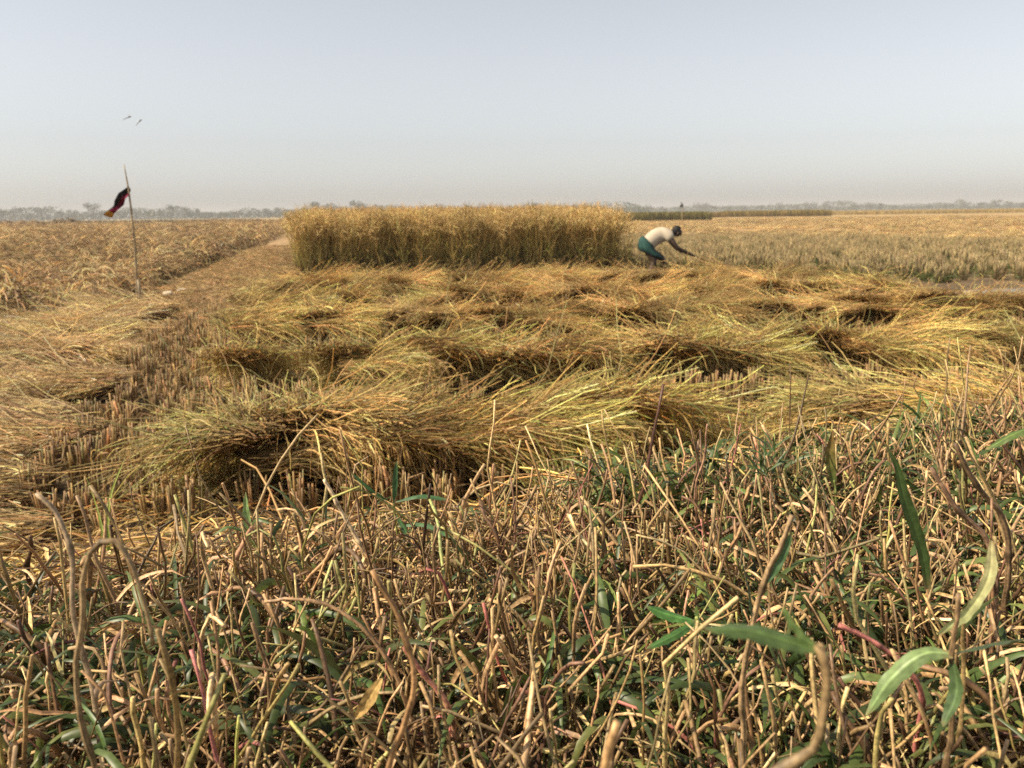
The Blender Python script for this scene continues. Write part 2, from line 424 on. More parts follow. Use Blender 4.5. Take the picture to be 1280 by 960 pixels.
def make_sheaf(parts, name='rice_sheaf'):
    r = tag(link(name, None), 'x', 'rice sheaf')
    for nm, me_ in zip(('straw', 'leaf_blades', 'grain_heads'), parts):
        tag(link(nm, me_, r), kind='stuff')
    return r
gold_v = [sheaf_meshes(k, green=gr, wide=w_, fan=f_) for k, (gr, w_, f_) in enumerate([(.08, .18, .2), (.14, .2, .26), (.03, .17, .16), (.22, .19, .32)])]
green_v = [sheaf_meshes(10 + k, green=gr, wide=w_, fan=f_) for k, (gr, w_, f_) in enumerate([(.6, .2, .32), (.8, .19, .38), (.5, .21, .28)])]
dry_v = [sheaf_meshes(20 + k, L=1.0, green=.03, dry=1., wide=w_, fan=f_, lift=.15, tall=.03) for k, (w_, f_) in enumerate([(.18, .14), (.2, .2), (.16, .1)])]
protos = {}
def sheaf_at(vlist, key, i, x, y, rz, tilt, sc, label, group, dz=0.):
    k = (key, i % len(vlist))
    args = ((x, y, zat(x, y) + dz), (0, tilt, rz), sc)
    if k not in protos:
        o = make_sheaf(vlist[k[1]]); protos[k] = o
        o.location, o.rotation_euler, o.scale = args[0], args[1], args[2]
        o['label'] = label; o['group'] = group
        return o
    return dup(protos[k], *args, label=label, group=group)

ROWS = [3.55, 5.55, 7.6, 9.6, 11.6, 13.6]
ORD = ['row nearest the grass', 'second row from the grass', 'third row from the grass', 'fourth row from the grass',
       'second row before the standing rice', 'row closest to the standing rice']
SLOPE = .125
def right_edge(y): return np.interp(y, [4, 8.5, 9.5, 10.5, 12, 14, 18], [4.6, 5.5, 4.9, 4.6, 4.5, 4.5, 3.0])
def add_sheaf(r, x, yy, an, tilt, dz, zs_=1.0):
    if yy < bund_edge(np.array(x)) + 1.7 or x > right_edge(yy) or x < x_boundary(yy) + .12: return
    if r >= 5 and x > 1.5: return
    pg = (.92, .68, .46, .34, .18, .1)[r]
    gx = vnoise(np.array(x + 3.), np.array(yy), 1.3)
    lst, key = (green_v, 'g') if gx < pg * .95 else (gold_v, 'o')
    s_ = rng.uniform(.66, .88); look = 'greenish' if key == 'g' else 'golden'
    part_ = 'left' if x < -.10 * yy else 'middle' if x < .15 * yy else 'right'
    sheaf_at(lst, key, int(rng.integers(10)), x, yy, an, tilt, (s_, s_ * rng.uniform(.9, 1.25), zs_ * rng.uniform(.88, 1.05)),
             '%s cut rice sheaf, %s part of the %s' % (look, part_, ORD[r]), '%s sheaves, %s part of the %s' % (look, part_, ORD[r]), dz)
for r, y0 in enumerate(ROWS):
    xb = float(x_boundary(y0)); x = xb + .25
    while x < 6.6:                                   # low layer lying flat behind
        add_sheaf(r, x, y0 + SLOPE * x + .62 + rng.normal(0, .1), rng.normal(R(25), R(35)) + (math.pi if rng.random() < .3 else 0), rng.normal(.05, .05), -.15, .8)
        x += rng.uniform(.5, .8)
    x = xb + .3
    while x < 6.6:                                   # raised front: butts propped on the stubble
        v_ = float(vnoise(np.array(x), np.array(y0 * 3.), .7))
        if v_ > .22:
            an = rng.choice([rng.normal(R(72), R(20)), rng.normal(R(25), R(14)), rng.normal(R(140), R(16)), rng.normal(R(-28), R(10))], p=[.42, .26, .18, .14])
            off = .12 + .26 * abs(math.sin(an)) + rng.normal(0, .05) + (.10 if v_ < .45 else 0)
            add_sheaf(r, x, y0 + SLOPE * x + off, an, .03 + .24 * max(math.sin(an), 0) + rng.normal(0, .04), rng.uniform(.04, .10) + (0, .0, .02, .03, .02, -.05)[r])
        x += rng.uniform(.25, .38)

# dry swaths left of the plot boundary
for r, y0 in enumerate([2.95, 3.75, 4.7, 5.75, 6.9, 8.2, 9.3]):
    xe = float(x_boundary(y0)) - .85 - (.1 if r < 4 else .3)
    x = xe
    while x > -.68 * y0 - 1.6:
        yy = y0 + .06 * x + rng.normal(.35, .16)
        if yy < bund_edge(np.array(x)) + 1.3: x -= .42; continue
        an = rng.normal(R(6), R(13)) + (math.pi if rng.random() < .75 else 0)
        s_ = rng.uniform(.95, 1.2)
        near = 'tall grass stems' if r < 2 else 'muddy gap' if r < 5 else 'flag pole'
        sheaf_at(dry_v, 'd', int(rng.integers(10)), x, yy, an, rng.normal(.02, .04), (s_ * .85, s_ * .9, rng.uniform(.7, .9)),
                 'dry tan swath of cut straw lying flat %s' % ('left of the ' + near if 2 <= r < 5 else 'behind the ' + near if r < 2 else 'nearest the flag pole'),
                 'dry straw swaths %s' % ('by the ' + near), float(rng.uniform(-.06, .03)))
        x -= .34 * rng.uniform(.8, 1.15)

# bundles that stand out
def special(lst, i, x, y, rz, sc, label, tilt=0., dz=.0):
    o = dup(protos[[k for k in protos if k[0] == lst][i % 2]], (x, y, zat(x, y) + dz), (0, tilt, rz), sc, label=label)
    if 'group' in o: del o['group']
    return o
special('o', 0, -.85, 3.85, R(36), (.92, .95, .85), 'large brown-gold bundle laid diagonally with loose butt ends at the front of the plot', 0, .02)
special('g', 0, -.6, 4.1, R(30), (.85, .85, .8), 'green-streaked bundle laid over the large diagonal bundle', 0, .09)
special('o', 1, .0, 5.8, R(84), (.9, 1.1, .95), 'humped bundle showing dark hanging butt ends in the middle of the plot', .16, .10)
special('o', 0, 1.25, 5.95, R(75), (.9, 1.0, .95), 'humped bundle with dark butt ends just right of the middle bundle', .16, .10)

# fan tuft of greenish blades standing at the front of the plot
def tuft_mesh(n=150, h=.42, spread=.45, green=.75):
    lf_ = Mesh(); st = Mesh()
    b = np.stack([rng.normal(0, .035, n), rng.normal(0, .035, n), np.zeros(n)], 1)
    d = np.stack([rng.normal(0, spread, n), rng.normal(0, spread, n), np.ones(n)], 1)
    P = grow(b, d, rng.uniform(.55, 1.05, n) * h, 7, rng.uniform(.1, .6, n), .05)
    c = np.where(rng.random((n, 1)) < green, lerp(GREEN * .7, YGREEN * .9, rng.random((n, 1))), STR_G)
    lf_.ribbon(P, np.array([.7, 1, 1, .9, .75, .5, .1])[None] * rng.uniform(.003, .005, (n, 1)), ramp(c * .9, c, 7, n))
    m = 50
    b = np.stack([rng.normal(0, .03, m), rng.normal(0, .03, m), np.zeros(m)], 1)
    st.tube(grow(b, np.stack([rng.normal(0, .12, m), rng.normal(0, .12, m), np.ones(m)], 1), rng.uniform(.15, .25, m), 4, 0, .03), .0032, ramp(STR_B * .7, STR_M * .8, 4, m), 4)
    return lf_.mesh('tuft_blades', M_LEAF), st.mesh('tuft_stalks', M_STRAW)
tb, ts = tuft_mesh()
def tuft(x, y, sc, label):
    r = tag(link('rice_tuft', None, None, (x, y, zat(x, y)), rng.uniform(0, 6)), label, 'rice plant'); r.scale = (sc,) * 3
    tag(link('leaf_blades', tb, r), kind='stuff'); tag(link('stalks', ts, r), kind='stuff')
tuft(.31, 3.45, 1.05, 'fan-shaped tuft of green-yellow rice blades standing at the front of the plot')
tuft(-.9, 5.7, .9, 'pale green tuft of uncut blades in the shade between the first rows')
tuft(1.55, 7.0, .8, 'thin upright tuft of stalks between the second and third rows')
tuft(-1.75, 4.6, .7, 'small green tuft at the muddy plot boundary')

# loose straw over everything
def loose(name, n, fx, label, z0=.0, up=.16, Lr=(.12, .45), cols=(STR_M, STR_G), w=.0024, K=5):
    m = Mesh(); x, y = fx(n); n = len(x)
    b = np.stack([x, y, zs(x, y) + z0 + rng.random(n) * up], 1)
    th = rng.uniform(0, 2 * math.pi, n); d = np.stack([np.cos(th), np.sin(th) * .7 + .05, rng.normal(.05, .22, n)], 1)
    P = grow(b, d, rng.uniform(*Lr, n), K, rng.uniform(.1, .6, n), .08)
    P[..., 2] = np.maximum(P[..., 2], zs(P[..., 0], P[..., 1]) + .006)
    m.tube(P, w * rng.uniform(.7, 1.3, (n, 1)), ramp(lerp(cols[0], cols[1], rng.random((n, 1))), cols[1], K, n, val=.3), 3)
    return tag(link(name, m.mesh(name, M_STRAW)), label, None, None, 'stuff')
def in_plot(n):
    y = rng.uniform(3.2, 18, n) ** 1.0; x = x_boundary(y) + .1 + rng.random(n) * (right_edge(y) - x_boundary(y) + .3)
    k = (y > bund_edge(x) + 1.5) & (np.min([np.abs(y - SLOPE * x - r0) for r0 in ROWS], 0) > .45); return x[k], y[k]
loose('loose_straw', 4500, in_plot, 'loose golden straws strewn over the cut plot')
def in_slope(n):
    x = rng.uniform(-3.2, 3.5, n); y = bund_edge(x) + .1 + rng.random(n) * 2.6; return x, y
loose('slope_straw', 7500, in_slope, 'loose straw and dead stalks lying on the bund foot', .0, .07, (.06, .32), (STR_B, STR_M), .0020)
def in_path(n):
    y = rng.uniform(7.2, 30, n); a, b_ = x_ditch(y) + .1, x_boundary(y) + .25; x = a + rng.random(n) * (b_ - a); return x, y
loose('path_straw', 14000, in_path, 'thin reddish straw trodden onto the path strip', .0, .03, (.1, .35), (np.array([.40, .26, .12]), np.array([.60, .43, .2])), .0035)
def in_chan(n):
    y = rng.uniform(2.6, 9, n); x = x_boundary(y) - rng.uniform(-.3, 1.2, n); return x, y
loose('gap_straw', 1500, in_chan, 'straw bits lying in the muddy gap', .0, .04, (.05, .3), (STR_B, DRY), .0022)

# ------------------------------------------------------------------ stubble
def stub_mesh(k, n=20, h=.2, w=.045, c0=(.22, .14, .065), c1=(.42, .29, .13), rad=.0042, green=.0, jag=.3, lean=.08):
    m = Mesh(); r_ = np.sqrt(rng.random(n)) * w; th = rng.uniform(0, 6.3, n)
    b = np.stack([r_ * np.cos(th), r_ * np.sin(th), np.full(n, -.02)], 1)
    d = np.stack([rng.normal(0, lean, n) + b[:, 0], rng.normal(0, lean, n) + b[:, 1], np.ones(n)], 1)
    P = grow(b, d, h * rng.uniform(1 - jag, 1.12, n), 4, 0, .03)
    m.tube(P, rad * rng.uniform(.7, 1.2, (n, 1)), ramp(c0, c1, 4, n, val=.25), 4, cap=True)
    nl = 10 + int(12 * green * 3)
    b = np.stack([rng.normal(0, w * .7, nl), rng.normal(0, w * .7, nl), np.zeros(nl)], 1)
    cc = np.where(rng.random((nl, 1)) < green * 2.2, np.array([[.10, .15, .035]]), np.array([[.42, .30, .14]]))
    m.ribbon(grow(b, np.stack([rng.normal(0, .5, nl), rng.normal(0, .5, nl), np.ones(nl)], 1), h * rng.uniform(.6, 1.2, nl), 5, .7, .08), np.array([.8, 1, .9, .6, .15])[None] * .0042, ramp(cc * .8, cc, 5, nl))
    return m.mesh('stubble_%d' % k, M_STRAW)
stub_v = [stub_mesh(k, int(rng.integers(14, 24)), .2 * rng.uniform(.85, 1.15)) for k in range(6)]
proto_s = None
def stub_at(x, y, s_, label, group, vl):
    o = link('rice_stubble', vl[int(rng.integers(len(vl)))], None, (x, y, zat(x, y)), rng.uniform(0, 6.28))
    o.scale = (s_ * 1.05, s_ * 1.05, s_)
    return tag(o, label, 'stubble', group)
cand = []
X, Y = jgrid(-3.2, 5.2, 3.4, 11.2, .21, .22)
for x, y in zip(X, Y):
    if x < x_boundary(y) - .62 or x > right_edge(y): continue
    if y < bund_edge(np.array(x)) + 1.55: continue
    if x > .66 * y: continue
    inside = x > x_boundary(y) + .05
    ph = min([abs(y - SLOPE * x - (r0 - .08)) for r0 in ROWS])
    if inside and ph > (.42 if y > 4.4 else .2): continue
    cand.append((y - (3 if not inside else 0), x, y, inside))
cand.sort()
for _, x, y, inside in cand[:215]:
    if inside:
        rw = int(np.argmin([abs(y - SLOPE * x - (r0 - .08)) for r0 in ROWS])); pt = 'left' if x < -.10 * y else 'middle' if x < .15 * y else 'right'
        stub_at(x, y, rng.uniform(.95, 1.35), 'cut stubble clump before the %s part of the %s' % (pt, ORD[rw]), 'stubble before the %s part of the %s' % (pt, ORD[rw]), stub_v)
    else: stub_at(x, y, rng.uniform(.9, 1.2), 'cut stubble clump in the muddy gap left of the plot, %s' % ('near the grass' if y < 5 else 'halfway along' if y < 7 else 'towards the flag pole'), 'stubble in the muddy gap, %s' % ('near the grass' if y < 5 else 'halfway along' if y < 7 else 'towards the flag pole'), stub_v)
rest = cand[215:]
X, Y = jgrid(-4.6, 5.2, 8.5, 16.8, .24, .25)
k_ = [(x > x_boundary(y) and x < right_edge(y) and min([abs(y - SLOPE * x - (r0 - .08)) for r0 in ROWS]) < .4) for x, y in zip(X, Y)]
X, Y = X[k_], Y[k_]
X = np.concatenate([X, [c[1] for c in rest]]); Y = np.concatenate([Y, [c[2] for c in rest]])
n = len(X)
scatter('plot_stubble', np.stack([X, Y, zs(X, Y)], 1), np.stack([np.zeros(n), np.zeros(n), rng.uniform(0, 6.3, n)], 1), np.ones((n, 3)) * rng.uniform(.95, 1.4, (n, 1)), rng.integers(0, 6, n), stub_v,
        'farther rows of short cut stubble under the straw')

# taller stubble strip to the right
tall_v = [stub_mesh(20 + k, 24, .33 * rng.uniform(.85, 1.15), .06, (.11, .08, .042), (.38, .285, .135), .0055, .25 if k % 2 else .6, .45, .14) for k in range(6)]
POLY = [(2.7, 18.6), (5.0, 17.4), (6.3, 14.9), (9.0, 14.9), (17, 15.3), (24, 20), (18, 26.5), (11, 38), (6, 42), (3.0, 30)]
def inpoly(x, y, poly):
    c = np.zeros(len(x), bool); j = len(poly) - 1
    for i in range(len(poly)):
        xi, yi = poly[i]; xj, yj = poly[j]
        c ^= ((yi > y) != (yj > y)) & (x < (xj - xi) * (y - yi) / (yj - yi + 1e-9) + xi); j = i
    return c
X, Y = jgrid(2.5, 26, 14.5, 60, .40, .42)
k_ = inpoly(X, Y, POLY); X, Y = X[k_], Y[k_]
o_ = np.argsort(Y - .12 * X); X, Y = X[o_], Y[o_]
vis = X < .66 * Y
near = np.zeros(len(X), bool); near[np.where(vis)[0][:75]] = True
for x, y in zip(X[near], Y[near]):
    stub_at(x, y, rng.uniform(.8, 1.2), 'tall ragged stubble clump at the edge of the uncut strip behind the puddle', 'tall stubble clumps behind the puddle', tall_v)
X, Y = X[~near], Y[~near]; n = len(X)
scatter('tall_stubble', np.stack([X, Y, zs(X, Y)], 1), np.stack([rng.normal(0, .1, n), rng.normal(0, .1, n), rng.uniform(0, 6.3, n)], 1), np.ones((n, 3)) * rng.uniform(.75, 1.2, (n, 1)) * [1.2, 1.2, 1], rng.integers(0, 6, n), tall_v,
        'strip of tall grey-brown stubble behind the farmer and the puddle')

# left field: humps of cut straw, and flatter straw on the far right field
def hump(k, n=150, flat=1., c=(np.array([.30, .20, .095]), np.array([.60, .45, .235]))):
    m = Mesh(); r_ = np.sqrt(rng.random(n)); th = rng.uniform(0, 6.3, n); a0 = rng.uniform(0, 6.3)
    top = .23 * flat * (1 - r_ ** 2) * (1 + .35 * np.sin(2 * th + k)) + .01
    b = np.stack([.24 * r_ * np.cos(th), .19 * r_ * np.sin(th), top * rng.uniform(.6, 1.15, n)], 1)
    an = np.where(rng.random(n) < .65, a0 + rng.normal(0, .55, n), th + rng.normal(0, .5, n))
    d = np.stack([np.cos(an), np.sin(an), rng.normal(.10, .3, n) * flat], 1)
    P = grow(b, d, rng.uniform(.12, .36, n), 6, rng.uniform(.1, .7, n), .12, .0)
    m.tube(P, .0042 * rng.uniform(.7, 1.3, (n, 1)), ramp(lerp(c[0], c[1], rng.random((n, 1)) * .6), c[1], 6, n, val=.38), 3)
    s_ = 30; b = np.stack([rng.normal(0, .12, s_), rng.normal(0, .12, s_), np.full(s_, -.02)], 1)
    m.tube(grow(b, np.stack([rng.normal(0, .25, s_), rng.normal(0, .25, s_), np.ones(s_)], 1), .16 * flat * rng.uniform(.7, 1.2, s_), 3, 0, .02), .005, ramp(STR_B * .5, STR_B * 1., 3, s_), 3)
    return m.mesh('hump_%d' % k, M_STRAW)
hump_v = [hump(k, 150, 1.) for k in range(7)]
flat_v = [hump(10 + k, 110, .45, (STR_B * 1.2, DRY * 1.05)) for k in range(5)]
def field_pts(x0f, x1f, y0, y1, sp):
    X, Y = jgrid(-75, 75, y0, y1, sp, .5); k = (X > x0f(Y)) & (X < x1f(Y)); return X[k], Y[k]
PX, PY, PS = [], [], []
for (y0, y1, sp, sc) in [(10.2, 22, .36, 1.05), (22, 45, .55, 1.5), (45, 80, .9, 2.2), (80, 150, 1.7, 3.4)]:
    X, Y = field_pts(lambda y: -.68 * y - 2, lambda y: x_ditch(y) - .38, y0, y1, sp)
    k = (Y > 10.2 + .25 * np.sin(X * 1.3)) & (vnoise(X, Y, .8) > .50)
    PX.append(X[k]); PY.append(Y[k]); PS.append(np.full(k.sum(), sc))
X, Y, Sx = map(np.concatenate, (PX, PY, PS)); n = len(X)
bigg = 1 + .5 * np.exp(-((X - x_ditch(Y) + .55) / .35) ** 2) + .5 * np.exp(-((Y - 10.6) / .7) ** 2)
sc = np.stack([Sx * rng.uniform(.85, 1.4, n), Sx * rng.uniform(.85, 1.4, n), np.minimum(Sx, 1.7) * bigg * rng.uniform(.6, 1.6, n)], 1)
scatter('straw_humps', np.stack([X, Y, zs(X, Y) - .02], 1), np.stack([np.zeros(n), np.zeros(n), rng.uniform(0, 6.3, n)], 1), sc, rng.integers(0, 7, n), hump_v,
        'humps of dry straw and stubble all over the left field')
PX, PY, PS = [], [], []
for (y0, y1, sp, sc) in [(20, 45, .8, 2.0), (45, 80, 1.1, 2.6), (80, 150, 2.0, 4.2)]:
    X, Y = field_pts(lambda y: x_ditch(y) + 1.5, lambda y: .68 * y + 3, y0, y1, sp)
    k = ~inpoly(X, Y, POLY) & ((Y > 32) | (X > 3)) & (vnoise(X * .5, Y, 3) > .3)
    PX.append(X[k]); PY.append(Y[k]); PS.append(np.full(k.sum(), sc))
X, Y, Sx = map(np.concatenate, (PX, PY, PS)); n = len(X)
scatter('flat_straw', np.stack([X, Y, zs(X, Y) - .02], 1), np.stack([np.zeros(n), np.zeros(n), rng.uniform(0, 6.3, n)], 1), np.stack([Sx * rng.uniform(.8, 1.3, n), Sx, rng.uniform(.9, 1.5, n)], 1), rng.integers(0, 5, n), flat_v,
        'flattened pale straw on the far right field')

# ------------------------------------------------------------------ standing rice
def rice_plant(k, h=1.30):
    st, lf_, gr = Mesh(), Mesh(), Mesh(); n = 26
    th = rng.uniform(0, 6.3, n); r_ = np.sqrt(rng.random(n)) * .055
    b = np.stack([r_ * np.cos(th), r_ * np.sin(th), np.full(n, -.03)], 1)
    d = np.stack([rng.normal(0, .05, n) + b[:, 0] * 1.2, rng.normal(0, .05, n) + b[:, 1] * 1.2, np.ones(n)], 1)
    P = grow(b, d, h * rng.uniform(.66, .95, n), 6, .0, .035)
    st.tube(P, np.linspace(.0036, .0018, 6)[None], ramp((.24, .16, .075), (.60, .42, .15), 6, n, cm=(.40, .32, .11)), 3)
    # panicles
    tip = np.repeat(P[:, -1], 4, 0); m = len(tip); dd = np.repeat(norm(P[:, -1] - P[:, -2]), 4, 0) + rng.normal(0, .22, (m, 3))
    Q = grow(tip, dd, rng.uniform(.13, .26, m), 7, rng.uniform(.25, .85, m), .05)
    gr.tube(Q, np.array([.4, .8, .55, 1, .6, .9, .2])[None] * .0042, ramp((.58, .42, .17), (.74, .55, .24), 7, m, val=.2), 3)
    # blades
    m = 44; src_ = rng.integers(0, n, m); lv = rng.integers(1, 5, m); b = P[src_, lv]
    a = rng.uniform(0, 6.3, m); d = np.stack([np.cos(a) * .35, np.sin(a) * .35, np.ones(m)], 1)
    Q = grow(b, d, rng.uniform(.28, .52, m), 7, rng.uniform(.1, .75, m), .05)
    gfrac = np.clip(.9 - lv / 4.6, .1, .6)[:, None]
    c = np.where(rng.random((m, 1)) < gfrac, lerp((.22, .25, .06), (.46, .42, .11), rng.random((m, 1))), lerp((.52, .36, .13), (.70, .50, .19), rng.random((m, 1))))
    lf_.ribbon(Q, np.array([.7, 1, 1, .9, .7, .45, .1])[None] * rng.uniform(.0035, .0055, (m, 1)), ramp(c, c * 1.1, 7, m))
    # dead brown sheaths low down
    m = 24; b = np.stack([rng.normal(0, .05, m), rng.normal(0, .05, m), rng.uniform(0, .25, m)], 1)
    lf_.ribbon(grow(b, np.stack([rng.normal(0, .3, m), rng.normal(0, .3, m), np.ones(m)], 1), rng.uniform(.15, .4, m), 5, .6, .1), np.array([.8, 1, .9, .6, .15])[None] * .0045, ramp((.16, .10, .05), (.28, .18, .08), 5, m))
    return st.mesh('rice_stalks_%d' % k, M_STRAW), lf_.mesh('rice_leaves_%d' % k, M_LEAF), gr.mesh('rice_heads_%d' % k, M_GRAIN), (st, lf_, gr)
rice_v = [rice_plant(k) for k in range(6)]
def joined(t, k):
    m = Mesh()
    for s_ in t:
        for v, f, c in zip(s_.v, s_.f, s_.c): m._push(v, f * 0 + (f - f.min()), c)
    return m
rp = []
for k, rv in enumerate(rice_v):
    r = link('rice_plant', None); tag(r, 'x', 'rice plant', 'rice plants along the cut edge')
    for nm, me_ in zip(('stalks', 'leaf_blades', 'grain_heads'), rv[:3]): tag(link(nm, me_, r), kind='stuff')
    rp.append([r, False])
def place_rice(x, y, label, group, lean=(0, 0)):
    k = int(rng.integers(6)); r, used = rp[k]
    s_ = rng.uniform(.93, 1.06); args = ((x, y, zat(x, y)), (lean[0] + rng.normal(0, .035), lean[1] + rng.normal(0, .035), rng.uniform(0, 6.3)), (s_ * 1.05, s_ * 1.05, s_))
    if not used:
        rp[k][1] = True; r.location, r.rotation_euler, r.scale = args; r['label'] = label; r['group'] = group
    else: dup(r, *args, label=label, group=group)
RX0, RX1 = -3.86, 2.26
def rice_front(x): return 16.55 + (x - RX0) * .085
for row in range(2):
    x = RX0 + (.06 if row else 0)
    while x < RX1:
        pt = 'left third' if x < -1.8 else 'middle third' if x < .3 else 'third nearest the farmer'
        place_rice(x + rng.normal(0, .03), rice_front(x) + row * .2 + rng.normal(0, .035), 'ripe rice plant in the %s row of the standing crop, %s' % (('second', 'front')[row == 0], pt), 'rice plants of the %s row, %s' % (('second', 'front')[row == 0], pt), (-.02, 0))
        x += .19
for j in range(7):
    for d_ in (0, .1):
        place_rice(RX0 - .06 - d_ + rng.normal(0, .05) - .19 * j * .12, 16.65 + j * .22, 'rice plant leaning out at the left end of the standing crop', 'rice plants at the left end', (0, -.04))
X, Y = jgrid(RX0 - .1, RX1 + .05, 16.5, 25.8, .2, .25)
X = X - (Y - 16.5) * .12
k_ = (Y > rice_front(X) + .38); X, Y = X[k_], Y[k_]; n = len(X)
scatter('standing_rice', np.stack([X, Y, zs(X, Y)], 1), np.stack([rng.normal(0, .05, n), rng.normal(0, .05, n), rng.uniform(0, 6.3, n)], 1), np.ones((n, 3)) * rng.uniform(.92, 1.07, (n, 1)), rng.integers(0, 6, n),
        [joined(rv[3], k).mesh('rice_whole_%d' % k, M_LEAF) for k, rv in enumerate(rice_v)], 'inner mass of the standing block of ripe rice')

# straw lying over the path strip
X, Y = jgrid(-12, -2, 7.6, 34, .32, .45); k_ = (X > x_ditch(Y) + .12) & (X < x_boundary(Y) + .25); X, Y = X[k_], Y[k_]; n = len(X)
path_v = [hump(30 + k, 110, .22, (np.array([.33, .22, .11]), np.array([.60, .43, .21]))) for k in range(4)]
scatter('path_cover', np.stack([X, Y, zs(X, Y) - .03], 1), np.stack([np.zeros(n), np.zeros(n), rng.uniform(0, 6.3, n)], 1), np.stack([np.ones(n), np.ones(n), rng.uniform(.5, 1.2, n)], 1), rng.integers(0, 4, n), path_v,
        'flattened reddish straw covering the path strip beside the ditch')

# small rice plots far off on the right
def far_plot(name, x0, x1, y, depth, h, cb, ct, label, slope=.1, n=2600):
    m = Mesh(); x = rng.uniform(x0, x1, n); yy = y + (x - x0) * slope + rng.random(n) * depth
    b = np.stack([x, yy, zs(x, yy) - .02], 1); d = np.stack([rng.normal(0, .12, n), rng.normal(0, .12, n), np.ones(n)], 1)
    m.ribbon(grow(b, d, h * rng.uniform(.8, 1.1, n), 4, .12, .06), np.array([.7, 1, 1, .7])[None] * .05, ramp(cb, ct, 4, n, val=.25), np.array([0, 1., 0])[None, None] + rng.normal(0, .4, (n, 1, 3)))
    return tag(link(name, m.mesh(name, M_LEAF)), label, None, None, 'stuff')
far_plot('rice_plot', 15.2, 28.6, 117, 8, 1.22, (.11, .10, .04), (.26, .22, .07), 'dark green-brown standing rice plot beyond the farmer', .45, 3600)
far_plot('rice_plot', 30.5, 45, 176, 8, 1.0, (.18, .13, .05), (.38, .27, .09), 'low pale rice plot right of the dark plot', .3, 2200)
far_plot('rice_plot', 46.5, 66.5, 186, 10, 1.3, (.15, .11, .045), (.34, .26, .08), 'broken brown strip of rice farther out on the right', -.3, 3000)
for (x0, x1, y, h) in [(66, 140, 205, .7), (40, 190, 300, .9), (90, 260, 380, .9), (-20, 40, 260, .5)]:
    far_plot('crop_strip', x0, x1, y, 14, h, (.30, .22, .09), (.46, .34, .13), 'thin tan crop line across the distant fields', .02, 2600)

# ------------------------------------------------------------------ straw heaps at the far edge of the left field
def heap_mesh(k):
    m = Mesh(); n = 420; a = rng.uniform(0, 6.3, n); r_ = np.sqrt(rng.random(n))
    top = .8 * (1 - r_ ** 2) * (1 + .25 * np.sin(2 * a + k)) + .05
    b = np.stack([1.5 * r_ * np.cos(a), 1.0 * r_ * np.sin(a), top * rng.uniform(.75, 1, n)], 1)
    d = np.stack([np.cos(a) + rng.normal(0, .6, n), np.sin(a) + rng.normal(0, .6, n), rng.normal(.1, .4, n)], 1)
    c = lerp((.20, .13, .06), (.44, .30, .13), rng.random((n, 1)))
    m.ribbon(grow(b, d, rng.uniform(.4, .8, n), 4, .8, .1, .0), np.array([.7, 1, 1, .6])[None] * .05, ramp(c * .8, c, 4, n), np.array([0, -.5, 1.])[None, None] + rng.normal(0, .5, (n, 1, 3)))
    return m.mesh('straw_heap_%d' % k, M_STRAW)
hv = [heap_mesh(k) for k in range(4)]
HEAPS = [(-97.2, 167.6, 1.5), (-92.8, 164., 1.1), (-88.4, 160.3, 1.6), (-84.1, 156.8, 1.2), (-81.5, 160.3, 1.7), (-77., 172.4, .9), (-71.2, 166.8, 1.1), (-70.2, 179.7, .8), (-65, 173.4, 1.2),
         (-56.7, 164.9, 1.1), (-51.3, 159.3, 1.5), (-50.3, 173.4, 1.3), (-46.3, 167., 1.1), (-43, 172, 1.5), (-38.5, 168, 1.2), (-60.5, 176, .9)]
for i, (x, y, s_) in enumerate(HEAPS):
    o = link('straw_heap', hv[i % 4], None, (x, y, zat(x, y)), rng.uniform(-.4, .4)); o.scale = (s_ * rng.uniform(.9, 1.5), s_, s_ * rng.uniform(.6, .95))
    tag(o, 'low straw heap in the line along the far edge of the left field', 'straw heap', 'straw heaps along the far edge of the left field')
far_plot('scrub_line', -110, -55, 182, 5, .9, (.07, .065, .04), (.16, .13, .07), 'dark low scrub line behind the straw heaps', .02, 1800)

# ------------------------------------------------------------------ far trees
def tree_meshes(k, spread=1., tall=1.):
    cr = Mesh(); nb = 9; cen = np.stack([rng.normal(0, .26 * spread, nb), rng.normal(0, .26 * spread, nb), .54 + rng.uniform(-.24, .24, nb) * tall], 1); rad = rng.uniform(.17, .27, nb)
    n = 520; ci_ = rng.integers(0, nb, n); u = norm(rng.normal(size=(n, 3))); P0 = cen[ci_] + u * (rad[ci_] * rng.uniform(.55, 1.08, n))[:, None] * [1.1, 1.1, .8]
    a = norm(rng.normal(size=(n, 3)) + u); t1 = norm(np.cross(a, rng.normal(size=(n, 3)))); t2 = np.cross(a, t1); w = rng.uniform(.022, .05, n)[:, None]
    V = np.stack([P0 - t1 * w, P0 + t2 * w * .7, P0 + t1 * w, P0 - t2 * w * .7], 1)
    c = lerp((.030, .045, .018), (.075, .10, .035), rng.random((n, 1)))
    cr.raw(V.reshape(-1, 3), np.arange(n * 4).reshape(-1, 4), np.repeat(c, 4, 0))
    tk = Mesh(); P = np.array([[[0, 0, -.05], [.01, 0, .2], [0, .01, .45], [.02, 0, .7]]]); tk.tube(P, np.array([[.035, .028, .02, .008]]), (.1, .08, .06), 6)
    for q_ in range(4):
        e = cen[q_]; s0 = np.array([0, 0, .28 + .07 * q_]); tk.tube(np.array([[s0, (s0 + e) / 2 + [0, 0, -.03], e]]), np.array([[.014, .01, .004]]), (.1, .08, .06), 5)
    return cr.mesh('crown_%d' % k, M_TREE), tk.mesh('trunk_%d' % k, M_BARK)
tv = [tree_meshes(k, [1, 1.3, .8, 1.1, .6, 1.4][k], [1, .8, 1.2, 1, 1.3, .8][k]) for k in range(6)]
troots = []
